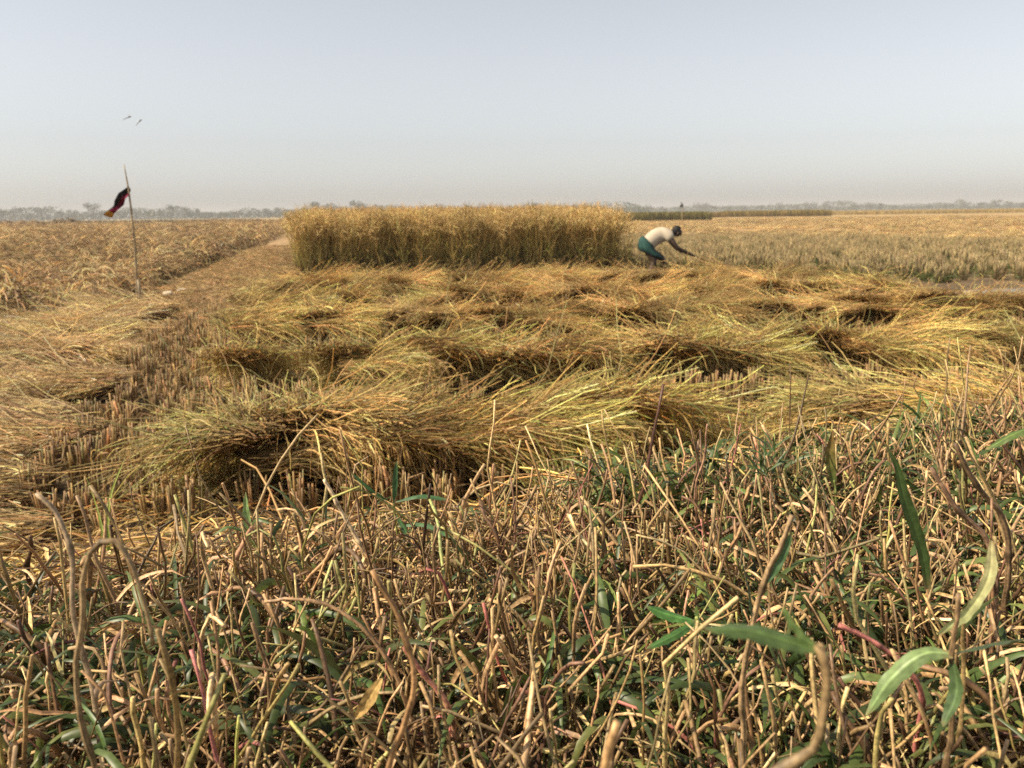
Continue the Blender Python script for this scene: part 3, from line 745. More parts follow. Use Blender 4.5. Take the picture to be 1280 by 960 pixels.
for c_, t_ in tv:
    r = tag(link('tree', None), 'x', 'tree'); link('crown', c_, r); link('trunk', t_, r); troots.append([r, False])
def tree(x, y, h, wd, label, group, k):
    r, used = troots[k]; args = ((x, y, -.1), (0, 0, rng.uniform(0, 6.3)), (h * wd, h * wd, h))
    if used: dup(r, *args, label=label, group=group)
    else:
        troots[k][1] = True; r.location, r.rotation_euler, r.scale = args; r['label'] = label; r['group'] = group
LT = [(-407.6, 700, 6.7), (-417.4, 737, 8.9), (-426., 774, 6.3), (-433.4, 811, 10.1), (-374.1, 728, 5.7), (-381.2, 765, 6.5), (-382.3, 802, 10.8), (-330., 719, 5.8), (-336.6, 756, 6.6), (-338.7, 793, 6.0), (-293.4, 710, 6.7), (-298.5, 747, 6.8),
      (-304.5, 784, 9.1), (-272.5, 738, 7.8), (-275.7, 775, 6.6), (-278.7, 812, 5), (-237.5, 729, 4.7), (-239.6, 766, 6.2), (-241.1, 803, 4.5), (-198.9, 720, 5.6), (-199.4, 757, 6.3), (-199.8, 794, 5.1), (-168.4, 711, 6.4),
      (-163.4, 748, 9.2), (-155.8, 785, 8.7), (-121.9, 702, 9.0), (-112.9, 739, 7.9), (-97.4, 776, 6.6), (-72.3, 813, 7.2), (-31.6, 730, 5.5), (1.9, 767, 5.3), (-450, 760, 9), (-480, 740, 8), (45, 800, 5.6), (80, 830, 5.8)]
for i, (x, y, t) in enumerate(LT):
    side_ = 'left of the flag' if x / y < -.45 else 'between the flag and the standing rice' if x / y < -.23 else 'above the standing rice'
    tree(x, y, t * 1.5, rng.uniform(1.0, 1.5), 'hazy tree in the far treeline %s' % side_, 'far trees %s' % side_, int(rng.integers(6)))
RT = [(115.2, 950, 6.7), (141.8, 1003, 7.6), (166.7, 1056, 6.8), (168.9, 959, 6.9), (196.7, 1012, 7.0), (234.1, 1065, 11.8), (228., 968, 7.2), (258.1, 1021, 8.2), (287.3, 1074, 7.4), (279.2, 977, 7.5), (317.7, 1030, 10.3), (353.9, 1083, 9.6), (337.5, 986, 10.4),
      (372.7, 1039, 10.7), (409.5, 1092, 12.9), (389.6, 995, 10.8), (428.6, 1048, 10.2), (402.1, 951, 7.5), (440.3, 1004, 5.9), (485.8, 1057, 4.9), (458.7, 960, 5.2), (504.2, 1013, 7.9), (552.7, 1066, 11.8), (520.4, 969, 8.0), (567.3, 1022, 10.0), (613.7, 1075, 8.3),
      (574.4, 978, 7.5), (620, 1000, 8.5), (660, 1020, 8)]
for i, (x, y, t) in enumerate(RT):
    side_ = 'above the farmer' if x / y < .23 else 'right of the farmer' if x / y < .42 else 'at the far right'
    tree(x, y, t * 1.1, rng.uniform(1.1, 1.8), 'faint blue-grey tree on the horizon %s' % side_, 'horizon trees %s' % side_, int(rng.integers(6)))
def thicket(name, x0, x1, y0, y1, n, h, label):
    m = Mesh(); x = rng.uniform(x0, x1, n); y = y0 + (y1 - y0) * rng.random(n); hh = h * (.35 + .9 * vnoise(x, y, 22))
    P0 = np.stack([x, y, rng.random(n) * hh], 1); a = norm(rng.normal(size=(n, 3))); t1 = norm(np.cross(a, rng.normal(size=(n, 3)))); t2 = np.cross(a, t1); w = rng.uniform(.4, .9, n)[:, None]
    V = np.stack([P0 - t1 * w, P0 + t2 * w * .7, P0 + t1 * w, P0 - t2 * w * .7], 1)
    m.raw(V.reshape(-1, 3), np.arange(n * 4).reshape(-1, 4), np.repeat(lerp((.03, .045, .02), (.07, .095, .035), rng.random((n, 1))), 4, 0))
    tag(link(name, m.mesh(name, M_TREE)), label, None, None, 'stuff')
thicket('undergrowth', -520, 130, 800, 840, 26000, 9.5, 'hazy undergrowth filling the base of the left treeline')
thicket('undergrowth', 90, 720, 1080, 1130, 22000, 7.5, 'hazy undergrowth filling the base of the right horizon trees')
# palm above the left treeline
pr = tag(link('palm_tree', None, None, (-266.3, 701, 0)), 'thin palm with a flat crown rising above the left treeline', 'palm tree')
m = Mesh(); m.tube(np.array([[[0, 0, -.2], [.2, 0, 4], [.1, 0, 7.5], [0, 0, 10.3]]]), np.array([[.35, .28, .24, .2]]), (.1, .08, .06), 7); link('trunk', m.mesh('palm_trunk', M_BARK), pr)
m = Mesh(); n = 16; a = np.linspace(0, 6.28, n, endpoint=False); b = np.zeros((n, 3)); b[:, 2] = 10.2
m.ribbon(grow(b, np.stack([np.cos(a), np.sin(a), np.full(n, .45)], 1), 2.4, 6, .8, .03), np.array([.2, .5, .6, .5, .3, .05])[None], ramp((.04, .06, .02), (.06, .09, .03), 6, n), np.array([0, 0, 1.])[None, None] + rng.normal(0, .3, (n, 1, 3)), .4)
link('crown', m.mesh('palm_crown', M_TREE), pr)

# ------------------------------------------------------------------ flag on a bamboo pole
def poly_tube(pts, rad, K=None, sides=8, name='pole', mat=M_POLE, col=(.3, .22, .12), cap=True):
    m = Mesh(); m.tube(np.array([pts], float), np.array([rad], float), np.asarray(col, float), sides, cap); return m.mesh(name, mat)
fz = zat(-4.976, 11.4)
fr = tag(link('flag_pole', None, None, (-4.976, 11.4, 0.0)), 'leaning bamboo pole with a torn dark flag beside the ditch', 'flag pole')
pp = [(-4.976, 11.4, -.15), (-4.96, 11.4, .2), (-4.943, 11.4, .448), (-4.924, 11.4, .969), (-4.927, 11.4, 1.36), (-4.937, 11.4, 1.624), (-4.951, 11.4, 1.78), (-4.965, 11.4, 1.93)]
link('pole', poly_tube([(x + 4.976, y - 11.4, z) for x, y, z in pp], [.017, .016, .015, .013, .012, .011, .009, .006]), fr)
link('stake', poly_tube([(.03, .02, -.1), (.045, .01, .2), (.055, 0, .45)], [.024, .024, .02], name='stake', col=(.3, .25, .15)), fr)
for z in (.35, .97, 1.36):
    x = np.interp(z, [p[2] for p in pp], [p[0] for p in pp]) + 4.976
    link('node_ring', poly_tube([(x, 0, z - .012), (x, 0, z), (x, 0, z + .012)], [.013, .019, .013], name='node_ring'), fr)
up = np.array([(-4.934, 1.654), (-5.0, 1.612), (-5.051, 1.575), (-5.079, 1.504), (-5.125, 1.455), (-5.172, 1.414), (-5.225, 1.362), (-5.271, 1.313)])
lo = np.array([(-4.932, 1.535), (-4.955, 1.508), (-4.989, 1.473), (-5.03, 1.432), (-5.058, 1.402), (-5.116, 1.342), (-5.18, 1.285), (-5.235, 1.258)])
def cloth_part(v0, v1, u0, u1, nm, mat, off=0.):
    bm = bmesh.new(); nu, nv = 22, 6; gr_ = []
    for a in range(nu):
        u = u0 + (u1 - u0) * a / (nu - 1); row = []
        for b_ in range(nv):
            v = v0 + (v1 - v0) * b_ / (nv - 1)
            U = np.array([np.interp(u, np.linspace(0, 1, 8), up[:, c_]) for c_ in (0, 1)]); Lw = np.array([np.interp(u, np.linspace(0, 1, 8), lo[:, c_]) for c_ in (0, 1)])
            p_ = U * (1 - v) + Lw * v
            row.append(bm.verts.new((p_[0] + 4.976, .05 * math.sin(u * 11 + v * 3) * (.3 + u) + .04 * math.sin(v * 5 - u * 4) + off, p_[1])))
        gr_.append(row)
    for a in range(nu - 1):
        for b_ in range(nv - 1): bm.faces.new((gr_[a][b_], gr_[a + 1][b_], gr_[a + 1][b_ + 1], gr_[a][b_ + 1])).smooth = True
    me_ = bpy.data.meshes.new(nm); bm.to_mesh(me_); bm.free(); me_.materials.append(mat)
    o = link(nm, me_, fr); o.modifiers.new('thick', 'SOLIDIFY').thickness = .004
    return o
cloth_part(0, .42, 0, 1, 'black_cloth', plain('black_cloth', (.025, .025, .028), .9, .2, 30))
cloth_part(.42, 1, 0, .8, 'red_cloth', plain('maroon_cloth', (.26, .025, .06), .85, .2, 30, .5))
cloth_part(.42, 1, .8, 1, 'yellow_cloth', plain('yellow_cloth', (.50, .27, .05), .85, .2, 30, .3))

# marker pole with a rag far off on the right
mr_ = tag(link('marker_pole', None, None, (19.3, 98, zat(19.3, 98))), 'far thin pole with a dark rag on top beyond the farmer', 'pole')
link('pole', poly_tube([(0, 0, -.2), (.03, 0, 1), (.0, 0, 1.9)], [.05, .045, .04], name='marker_pole', col=(.5, .45, .35)), mr_)
m = Mesh(); n = 26; b = np.tile([[0, 0, 1.9]], (n, 1)) + rng.normal(0, .05, (n, 3)); a = rng.normal(2.6, .9, n)
m.ribbon(grow(b, np.stack([np.cos(a), rng.normal(0, .4, n), rng.normal(.1, .5, n)], 1), rng.uniform(.2, .5, n), 4, .3, .1), np.array([.6, 1, .8, .3])[None] * .05, ramp((.03, .03, .03), (.06, .055, .05), 4, n))
link('rag', m.mesh('rag', plain('dark_rag', (.04, .04, .04))), mr_)

# ------------------------------------------------------------------ dragonflies and egret
def dragonfly(x, y, z, rz, pitch, label):
    r = tag(link('dragonfly', None, None, (x, y, z)), label, 'dragonfly'); r.rotation_euler = (0, -pitch, rz)
    me_ = poly_tube([(-.036, 0, -.002), (-.02, 0, 0), (-.004, 0, .001), (.004, 0, .002), (.012, 0, .002), (.017, 0, .001), (.022, 0, 0)], [.0014, .0018, .0022, .0042, .0044, .0028, .0036], name='dragonfly_body', mat=MB, col=(.05, .045, .04))
    link('body', me_, r)
    for sx, sw in ((.008, .25), (.001, -.12)):
        for s_ in (-1, 1):
            bm = bmesh.new(); pts = [(sx, 0, .004), (sx + .006 + sw * .01, s_ * .012, .009), (sx + .004 + sw * .02, s_ * .034, .016), (sx - .003 + sw * .02, s_ * .036, .016), (sx - .006, s_ * .016, .009)]
            bm.faces.new([bm.verts.new(p_) for p_ in pts]); w_ = bpy.data.meshes.new('wing'); bm.to_mesh(w_); bm.free(); w_.materials.append(MW); link('wing', w_, r)
MB = plain('insect_body', (.05, .045, .04), .5, .5)
MW, n_, o_ = mat_base('insect_wing'); p_ = n_.nodes.new('ShaderNodeBsdfTransparent'); q_ = n_.nodes.new('ShaderNodeBsdfPrincipled'); q_.inputs['Base Color'].default_value = (.5, .5, .48, 1)
x_ = n_.nodes.new('ShaderNodeMixShader'); x_.inputs[0].default_value = .10; n_.links.new(p_.outputs[0], x_.inputs[1]); n_.links.new(q_.outputs[0], x_.inputs[2]); n_.links.new(x_.outputs[0], o_.inputs['Surface'])
dragonfly(-2.555, 6.0, 1.912, R(25), R(22), 'dark dragonfly in the sky, leftmost of the two above the flag')
dragonfly(-2.565, 6.2, 1.905, R(35), R(42), 'dark steeply climbing dragonfly, right one of the two above the flag')
eg = tag(link('egret', None, None, (-122.7, 300, 2.445)), 'small white egret flying low before the left treeline', 'bird'); eg.rotation_euler = (0, R(-60), R(20))
ME = plain('white_feathers', (.85, .85, .83), .8, .2)
link('body', poly_tube([(-.5, 0, 0), (-.25, 0, .02), (0, 0, .03), (.2, 0, .05), (.35, 0, .12), (.42, 0, .18), (.62, 0, .16)], [.05, .12, .15, .11, .05, .05, .01], name='egret_body', mat=ME, col=(.8, .8, .8)), eg)
for s_ in (-1, 1):
    bm = bmesh.new(); bm.faces.new([bm.verts.new(p_) for p_ in ((.2, s_ * .08, .06), (.25, s_ * .4, .25), (.05, s_ * .75, .3), (-.15, s_ * .4, .2), (-.15, s_ * .08, .05))])
    w_ = bpy.data.meshes.new('egret_wing'); bm.to_mesh(w_); bm.free(); w_.materials.append(ME); o = link('wing', w_, eg); o.modifiers.new('thick', 'SOLIDIFY').thickness = .03

# ------------------------------------------------------------------ pale clods by the ditch
def clod_mesh(k):
    bm = bmesh.new(); bmesh.ops.create_icosphere(bm, subdivisions=2, radius=1)
    for v in bm.verts: v.co *= 1 + .35 * (float(vnoise(np.array(v.co.x * 3 + k * 7), np.array(v.co.y * 3 + v.co.z * 2), .8)) - .5) * 2; v.co.z *= .6
    me_ = bpy.data.meshes.new('clod_%d' % k); bm.to_mesh(me_); bm.free(); me_.materials.append(M_CLOD); return me_
cm = [clod_mesh(k) for k in range(3)]
for i, (x, y, s_, lb) in enumerate([(-4.60, 10.26, .075, 'pale dry clod at the foot of the flag pole'), (-4.52, 10.1, .05, 'small pale clod beside the larger clod below the flag pole'), (-4.95, 12.4, .07, 'pale clod on the path edge just beyond the flag pole'),
                                    (-5.05, 13.2, .06, 'pale clod farthest up the ditch past the flag pole'), (-4.15, 8.5, .05, 'pale clod on the path nearer than the flag pole')]):
    o = link('mud_clod', cm[i % 3], None, (x, y, zat(x, y) + s_ * .35), i * 1.3); o.scale = (s_ * 1.2, s_, s_); tag(o, lb, 'clod')

# ------------------------------------------------------------------ the farmer
FX, FY = 2.62, 16.2
fz = zat(FX, FY)
SKIN = plain('dark_skin', (.055, .032, .020), .5, .4, 30, .2)
SHIRT = plain('worn_white_shirt', (.50, .43, .33), .9, .2, 5, .18)
LUNGI = plain('green_lungi', (.028, .08, .066), .85, .2, 9, .4, (.014, .038, .038))
HAIR = plain('black_hair', (.012, .010, .009), .7, .3, 50)
def skin_obj(name, verts, edges, radii, mat, parent, sub=2, root=0):
    me_ = bpy.data.meshes.new(name); me_.from_pydata(verts, edges, []); o = link(name, me_, parent)
    sk = o.modifiers.new('skin', 'SKIN')
    for i, r_ in enumerate(radii):
        sv = me_.skin_vertices[0].data[i]; sv.radius = (r_, r_) if not isinstance(r_, tuple) else r_; sv.use_root = (i == root)
    sk.use_smooth_shade = True
    s_ = o.modifiers.new('sub', 'SUBSURF'); s_.levels = sub; s_.render_levels = sub
    me_.materials.append(mat); return o
person = tag(link('person', None, None, (FX, FY, fz)), 'farmer bending forward in a white shirt and green lungi, reaching to the stubble', 'person'); person.scale = (.92, 1.0, 1.03)
V, E_, RD = [], [], []
def chain(start, pts):
    prev = start
    for x, y, z, r_ in pts:
        V.append((x, y, z)); RD.append(r_); i = len(V) - 1
        if prev is not None: E_.append((prev, i))
        prev = i
    return prev
pel = chain(None, [(-.05, 0, .60, .12)])
ch = chain(pel, [(.03, 0, .74, .095), (.20, 0, .815, .10), (.33, 0, .822, .092)])
neck = chain(ch, [(.41, 0, .835, .055), (.47, 0, .855, .052)])
hd = chain(neck, [(.52, 0, .875, .105), (.565, 0, .845, .095), (.585, 0, .80, .066)])
for s_ in (-1, 1):
    sh = chain(ch, [(.34, s_ * .14, .80, .056)])
    if s_ < 0: el = chain(sh, [(.42, -.19, .69, .046), (.51, -.2, .585, .040), (.63, -.17, .535, .034), (.74, -.14, .495, .026)]); hp = (.78, -.135, .48)
    else: el = chain(sh, [(.45, .19, .68, .046), (.56, .18, .57, .040), (.68, .12, .52, .034), (.80, .06, .475, .026)]); hp = (.84, .04, .46)
    pm = chain(el, [(hp[0], hp[1], hp[2], .030)])
    for f in range(4):      # fingers curled round what is held
        a = (f - 1.5) * .020; L_ = [.9, 1.05, 1., .8][f]
        chain(pm, [(hp[0] + .035 * L_, hp[1] + a, hp[2] - .004, .0095), (hp[0] + .058 * L_, hp[1] + a, hp[2] - .026, .009), (hp[0] + .05 * L_, hp[1] + a * .9, hp[2] - .052, .008)])
    chain(pm, [(hp[0] + .01, hp[1] - s_ * .04, hp[2] - .012, .011), (hp[0] + .035, hp[1] - s_ * .045, hp[2] - .035, .009)])
    # legs: rear leg (left) stretched back, front leg bent
    if s_ < 0: chain(pel, [(-.05, -.10, .52, .095), (.06, -.13, .36, .07), (.0, -.14, .22, .056), (-.15, -.15, .07, .036), (-.17, -.15, .03, .038), (-.06, -.155, .015, .03)])
    else: chain(pel, [(.0, .10, .50, .095), (.27, .13, .40, .068), (.30, .135, .24, .058), (.27, .14, .07, .036), (.27, .14, .03, .038), (.38, .145, .015, .03)])
body = skin_obj('body', V, E_, RD, SKIN, person, 2)
# face details, hair
def blob(name, c, r, mat, parent, rot=0., seg=14, cut=None):
    bm = bmesh.new(); bmesh.ops.create_uvsphere(bm, u_segments=seg, v_segments=10, radius=1)
    for v in bm.verts:
        p_ = Vector((v.co.x * r[0], v.co.y * r[1], v.co.z * r[2])); p_.rotate(Matrix.Rotation(rot, 3, 'Y')); v.co = p_ + Vector(c)
    if cut:
        bmesh.ops.bisect_plane(bm, geom=bm.verts[:] + bm.edges[:] + bm.faces[:], plane_co=cut[0], plane_no=cut[1], clear_outer=True)
    for f in bm.faces: f.smooth = True
    me_ = bpy.data.meshes.new(name); bm.to_mesh(me_); bm.free(); me_.materials.append(mat); return link(name, me_, parent)
blob('hair', (.527, 0, .888), (.105, .092, .096), HAIR, person, .4, cut=((.555, 0, .875), (.8, 0, -.6)))
blob('nose', (.613, 0, .828), (.016, .014, .024), SKIN, person, .5)
for s_ in (-1, 1):
    blob('ear', (.535, s_ * .083, .845), (.024, .012, .034), SKIN, person, .5)
    blob('eye', (.605, s_ * .034, .855), (.010, .012, .009), plain('eye_white', (.5, .48, .44)), person)
blob('mouth', (.598, 0, .795), (.012, .024, .007), plain('lips', (.10, .04, .035)), person, .5)
# shirt: torso and short sleeves
V, E_, RD = [], [], []
t0 = chain(None, [(-.065, 0, .62, .165)])
ch = chain(t0, [(.00, 0, .725, .165), (.11, 0, .79, .168), (.24, 0, .822, .165), (.345, 0, .826, .135), (.41, 0, .838, .08)])
ci_ = len(V) - 2
for s_ in (-1, 1): chain(ci_, [(.345, s_ * .15, .80, .092), (.395, s_ * .185, .73, .076)])
skin_obj('shirt', V, E_, RD, SHIRT, person, 2)
# lungi: a wrapped cloth with folds
rings = [(-.05, .70, .150, .165, -.75), (-.075, .645, .185, .19, -.6), (-.06, .575, .205, .21, -.35), (-.01, .50, .215, .22, -.2), (.03, .475, .215, .22, -.30), (.045, .45, .215, .22, -.34)]
bm = bmesh.new(); rr_ = []; nth = 40
for k, (cx, cz, rx, ry, tl) in enumerate(rings):
    row = []
    for i in range(nth):
        t = 2 * math.pi * i / nth; fo = 1 + .02 * k * .5 * math.sin(9 * t + k * .4) + .012 * math.sin(17 * t)
        dx, dy = rx * math.cos(t) * fo, ry * math.sin(t) * fo
        row.append(bm.verts.new((cx + dx * math.cos(tl), dy, cz + dx * math.sin(tl))))
    rr_.append(row)
for k in range(len(rings) - 1):
    for i in range(nth): bm.faces.new((rr_[k][i], rr_[k][(i + 1) % nth], rr_[k + 1][(i + 1) % nth], rr_[k + 1][i])).smooth = True
me_ = bpy.data.meshes.new('lungi'); bm.to_mesh(me_); bm.free(); me_.materials.append(LUNGI)
o = link('lungi', me_, person); o.modifiers.new('thick', 'SOLIDIFY').thickness = .006
# sickle in the near hand
sk_ = tag(link('sickle', None, None, (FX, FY, fz)), "curved sickle held in the farmer's hand", 'sickle'); sk_.scale = (.92, 1.0, 1.03)
link('handle', poly_tube([(.77, -.19, .455), (.80, -.13, .452), (.825, -.075, .45)], [.013, .015, .012], name='sickle_handle', mat=plain('worn_wood', (.20, .12, .06))), sk_)
aa = np.linspace(0, 2.3, 9); bl = np.stack([.835 + .13 * np.sin(aa) * .9, -.06 + .10 * (1 - np.cos(aa)), .45 - .01 * aa], 1)
m = Mesh(); m.ribbon(bl[None], np.array([[.007, .011, .012, .012, .011, .010, .008, .006, .002]]), (.2, .2, .2), np.array([[[0, 0, 1.]]]), .15)
mm_, n_, oo_ = mat_base('dull_steel'); p_ = n_.nodes.new('ShaderNodeBsdfPrincipled'); p_.inputs['Base Color'].default_value = (.22, .21, .2, 1); p_.inputs['Metallic'].default_value = .8; p_.inputs['Roughness'].default_value = .5; n_.links.new(p_.outputs[0], oo_.inputs['Surface'])
o = link('blade', m.mesh('sickle_blade', mm_), sk_); o.modifiers.new('thick', 'SOLIDIFY').thickness = .002

# ------------------------------------------------------------------ bund grass in front
STEM_T, STEM_B, STEM_D = np.array([.53, .365, .175]), np.array([.30, .19, .082]), np.array([.15, .09, .045])
GR_D, GR_M, GR_L = np.array([.045, .075, .022]), np.array([.09, .135, .035]), np.array([.24, .28, .08])
PINK = np.array([.42, .17, .13])
def stem_cols(n, K):
    c = lerp(STEM_B, STEM_T, rng.random((n, 1))); r_ = rng.random((n, 1))
    c = np.where(r_ < .24, STEM_D * 1.2, c); c = np.where(r_ > .982, PINK * .9, c); c = np.where((r_ > .86) & (r_ < .96), np.array([.36, .32, .11]), c)
    C = ramp(c * .8, c * 1.05, K, n, val=.22)
    nodes_ = rng.integers(1, K - 1, n); C[np.arange(n), nodes_] *= .55
    return C
def stems(m, n, box, hr=(.06, .185), rad=(.0009, .0026), lean=.33, bias=-.12, K=8, sides=5, tallp=.1):
    x = rng.uniform(box[0], box[1], n); y = rng.uniform(box[2], box[3], n)
    k = y < bund_edge(x) + .02 + .25 * rng.random(n) ** 2; k &= (np.hypot(x, y) > .27); x, y = x[k], y[k]; n = len(x)
    b = np.stack([x, y, zs(x, y) - .01], 1)
    d = np.stack([rng.normal(0, lean, n) + bias * np.clip(x + .4, 0, 1.2), rng.normal(-.02, lean, n), np.ones(n)], 1)
    L_ = rng.uniform(*hr, n) * np.where(rng.random(n) < tallp, 1.6, 1)
    near_ = np.clip((np.hypot(x, y) - .25) / .35, .55, 1); L_ *= near_
    P = grow(b, d, L_, K, rng.normal(.0, .14, n) + np.where(rng.random(n) < .16, .9, 0), .07, None, .26)
    Rr = rng.uniform(*rad, (n, 1)) * np.linspace(1.1, .8, K)[None] * (1 + .12 * rng.normal(size=(n, K)))
    m.tube(P, Rr, stem_cols(n, K), sides, cap=True, rib=.10)
def litter(m, n, box, rad=(.0007, .002), Lr=(.03, .14), zr=.06):
    x = rng.uniform(box[0], box[1], n); y = rng.uniform(box[2], box[3], n)
    k = y < bund_edge(x) + .5; k &= (np.hypot(x, y) > .25); x, y = x[k], y[k]; n = len(x)
    b = np.stack([x, y, zs(x, y) + rng.random(n) ** 1.5 * zr], 1); a = rng.uniform(0, 6.3, n)
    P = grow(b, np.stack([np.cos(a), np.sin(a), rng.normal(.08, .3, n)], 1), rng.uniform(*Lr, n), 6, .15, .14)
    P[..., 2] = np.maximum(P[..., 2], zs(P[..., 0], P[..., 1]) + .003)
    m.tube(P, rng.uniform(*rad, (n, 1)) * np.linspace(1.1, .6, 6)[None], stem_cols(n, 6) * .95, 4, cap=True)
def dry_blades(m, n, box):
    x = rng.uniform(box[0], box[1], n); y = rng.uniform(box[2], box[3], n); k = (y < bund_edge(x) + .4) & (np.hypot(x, y) > .3); x, y = x[k], y[k]; n = len(x)
    b = np.stack([x, y, zs(x, y) + rng.random(n) * .07], 1); a = rng.uniform(0, 6.3, n)
    P = grow(b, np.stack([np.cos(a), np.sin(a), rng.normal(.5, .5, n)], 1), rng.uniform(.03, .11, n), 7, rng.uniform(.2, 1.3, n), .16)
    c = lerp(STEM_B, STEM_T * 1.1, rng.random((n, 1)))
    m.ribbon(P, np.array([.7, 1, .95, 1, .7, .5, .1])[None] * rng.uniform(.001, .003, (n, 1)), ramp(c, c * .85, 7, n, val=.25), None, .45)
def blades(m, n, box, Lr=(.05, .15), wr=(.0016, .0042), dens=None, floor=True):
    x = rng.uniform(box[0], box[1], n); y = rng.uniform(box[2], box[3], n)
    k = (y < bund_edge(x) + .3) & (np.hypot(x, y) > .3)
    p_ = .25 + .75 * sstep(.38, .68, vnoise(x + 9, y, .28)); p_ *= np.where(x > .1, 1.05, .42) * np.where(y < .95, 1.0, .75); k &= rng.random(n) < p_
    x, y = x[k], y[k]; n = len(x)
    b = np.stack([x, y, zs(x, y) + rng.random(n) * .05], 1); a = rng.uniform(0, 6.3, n)
    P = grow(b, np.stack([np.cos(a), np.sin(a), rng.uniform(.3, 1.9, n)], 1), rng.uniform(*Lr, n), 8, rng.uniform(.2, 1.2, n), .05)
    P[..., 2] = np.maximum(P[..., 2], zs(P[..., 0], P[..., 1]) + .004)
    c = lerp(GR_D, GR_M, rng.random((n, 1))); c = np.where(rng.random((n, 1)) < .2, GR_L, c)
    m.ribbon(P, np.array([.55, .85, 1, 1, .9, .7, .42, .05])[None] * rng.uniform(*wr, (n, 1)), ramp(c * .9, lerp(c, GR_L * .6, .25), 8, n), np.array([0, 0, 1.])[None, None] + rng.normal(0, .45, (n, 1, 3)), .35)
BOX = (-1.35, 1.75, .3, 2.3)
m = Mesh(); stems(m, 8200, BOX); stems(m, 4200, (-.35, 1.4, .3, 2.2), (.06, .14), lean=.5, bias=-.25); tag(link('dry_grass', m.mesh('dry_grass', M_STEM)), 'dense broken dry grass stems covering the bund', None, None, 'stuff')
m = Mesh(); litter(m, 10000, BOX); tag(link('grass_litter', m.mesh('grass_litter', M_STEM)), 'short dry stem litter on the bund', None, None, 'stuff')
m = Mesh(); dry_blades(m, 9000, BOX); tag(link('withered_blades', m.mesh('withered_blades', M_STEM)), 'curled withered grass blades among the stems', None, None, 'stuff')
m = Mesh(); blades(m, 15000, BOX); blades(m, 6000, (-1.0, 1.6, .4, 1.1), (.06, .15), (.003, .0058)); blades(m, 4500, (.1, 1.7, .4, 2.1), (.08, .17), (.0028, .0052)); tag(link('green_grass', m.mesh('green_grass', M_GRASS)), 'dark green grass blades growing between the dry stems', None, None, 'stuff')
# the bund beyond the frame, coarser
m = Mesh(); stems(m, 3500, (-5, -1.3, -1.5, 1.4), K=5, sides=4); stems(m, 3500, (1.7, 5, -1.5, 2.2), K=5, sides=4); stems(m, 2500, (-1.4, 1.8, -1.6, .2), K=5, sides=4)
tag(link('bund_grass', m.mesh('bund_grass', M_STEM)), 'more dry grass along the bund to both sides', None, None, 'stuff')

# countable stems nearest the lens
def stem_var(k):
    m = Mesh(); L_ = rng.uniform(.09, .16); K = 12
    P = grow(np.array([[0, 0, -.01]]), np.array([[rng.normal(0, .15), rng.normal(0, .12), 1]]), L_, K, rng.uniform(-.05, .5), .06, None, .4)
    C = stem_cols(1, K); r_ = rng.uniform(.0015, .0027)
    rr = r_ * np.linspace(1.15, .8, K)[None] * (1 + .1 * rng.normal(size=(1, K)))
    for q_ in (3, 7): rr[0, q_] *= 1.35; C[0, q_] *= .5
    m.tube(P, rr, C, 9, cap=True, rib=.12)
    # a torn sheath peeling off
    b = P[:, 4]; Q = grow(b, np.array([[rng.normal(0, .6), rng.normal(0, .6), .8]]), rng.uniform(.03, .07), 7, .8, .1)
    s_ = Mesh(); s_.ribbon(Q, np.array([[1, 1.1, 1, .8, .6, .4, .1]]) * r_ * 1.2, ramp(C[:, 4] * 1.1, STEM_T, 7, 1), None, .5)
    return m.mesh('grass_stem_%d' % k, M_STEM), s_.mesh('torn_sheath_%d' % k, M_STEM)
sv = [stem_var(k) for k in range(14)]
sroots = []
for a, b_ in sv:
    r = link('grass_stalk', a); link('torn_sheath', b_, r); tag(r, 'x', 'grass stalk'); sroots.append([r, False])
cnt = 0
while cnt < 190:
    x, y = rng.uniform(-.9, 1.2), rng.uniform(.5, 1.7)
    if abs(x) > .62 * y + .05 or y > bund_edge(np.array(x)) + .1: continue
    if np.hypot(x, y) < .5: continue
    k = int(rng.integers(14)); r, used = sroots[k]; s_ = rng.uniform(.85, 1.4)
    args = ((x, y, zat(x, y)), (rng.normal(0, .22), rng.normal(-.14 * (x + .4), .24), rng.uniform(0, 6.3)), (s_,) * 3)
    w1 = 'at the left' if x < -.2 * y else 'in the middle' if x < .2 * y else 'at the right'
    w2 = 'close to the lens' if y < .85 else 'halfway across the bund' if y < 1.2 else 'near the far edge of the bund'
    lb = 'broken dry grass stalk %s, %s' % (w1, w2); gp = 'dry stalks %s, %s' % (w1, w2)
    if used: dup(r, *args, label=lb, group=gp)
    else: sroots[k][1] = True; r.location, r.rotation_euler, r.scale = args; r['label'] = lb; r['group'] = gp
    cnt += 1

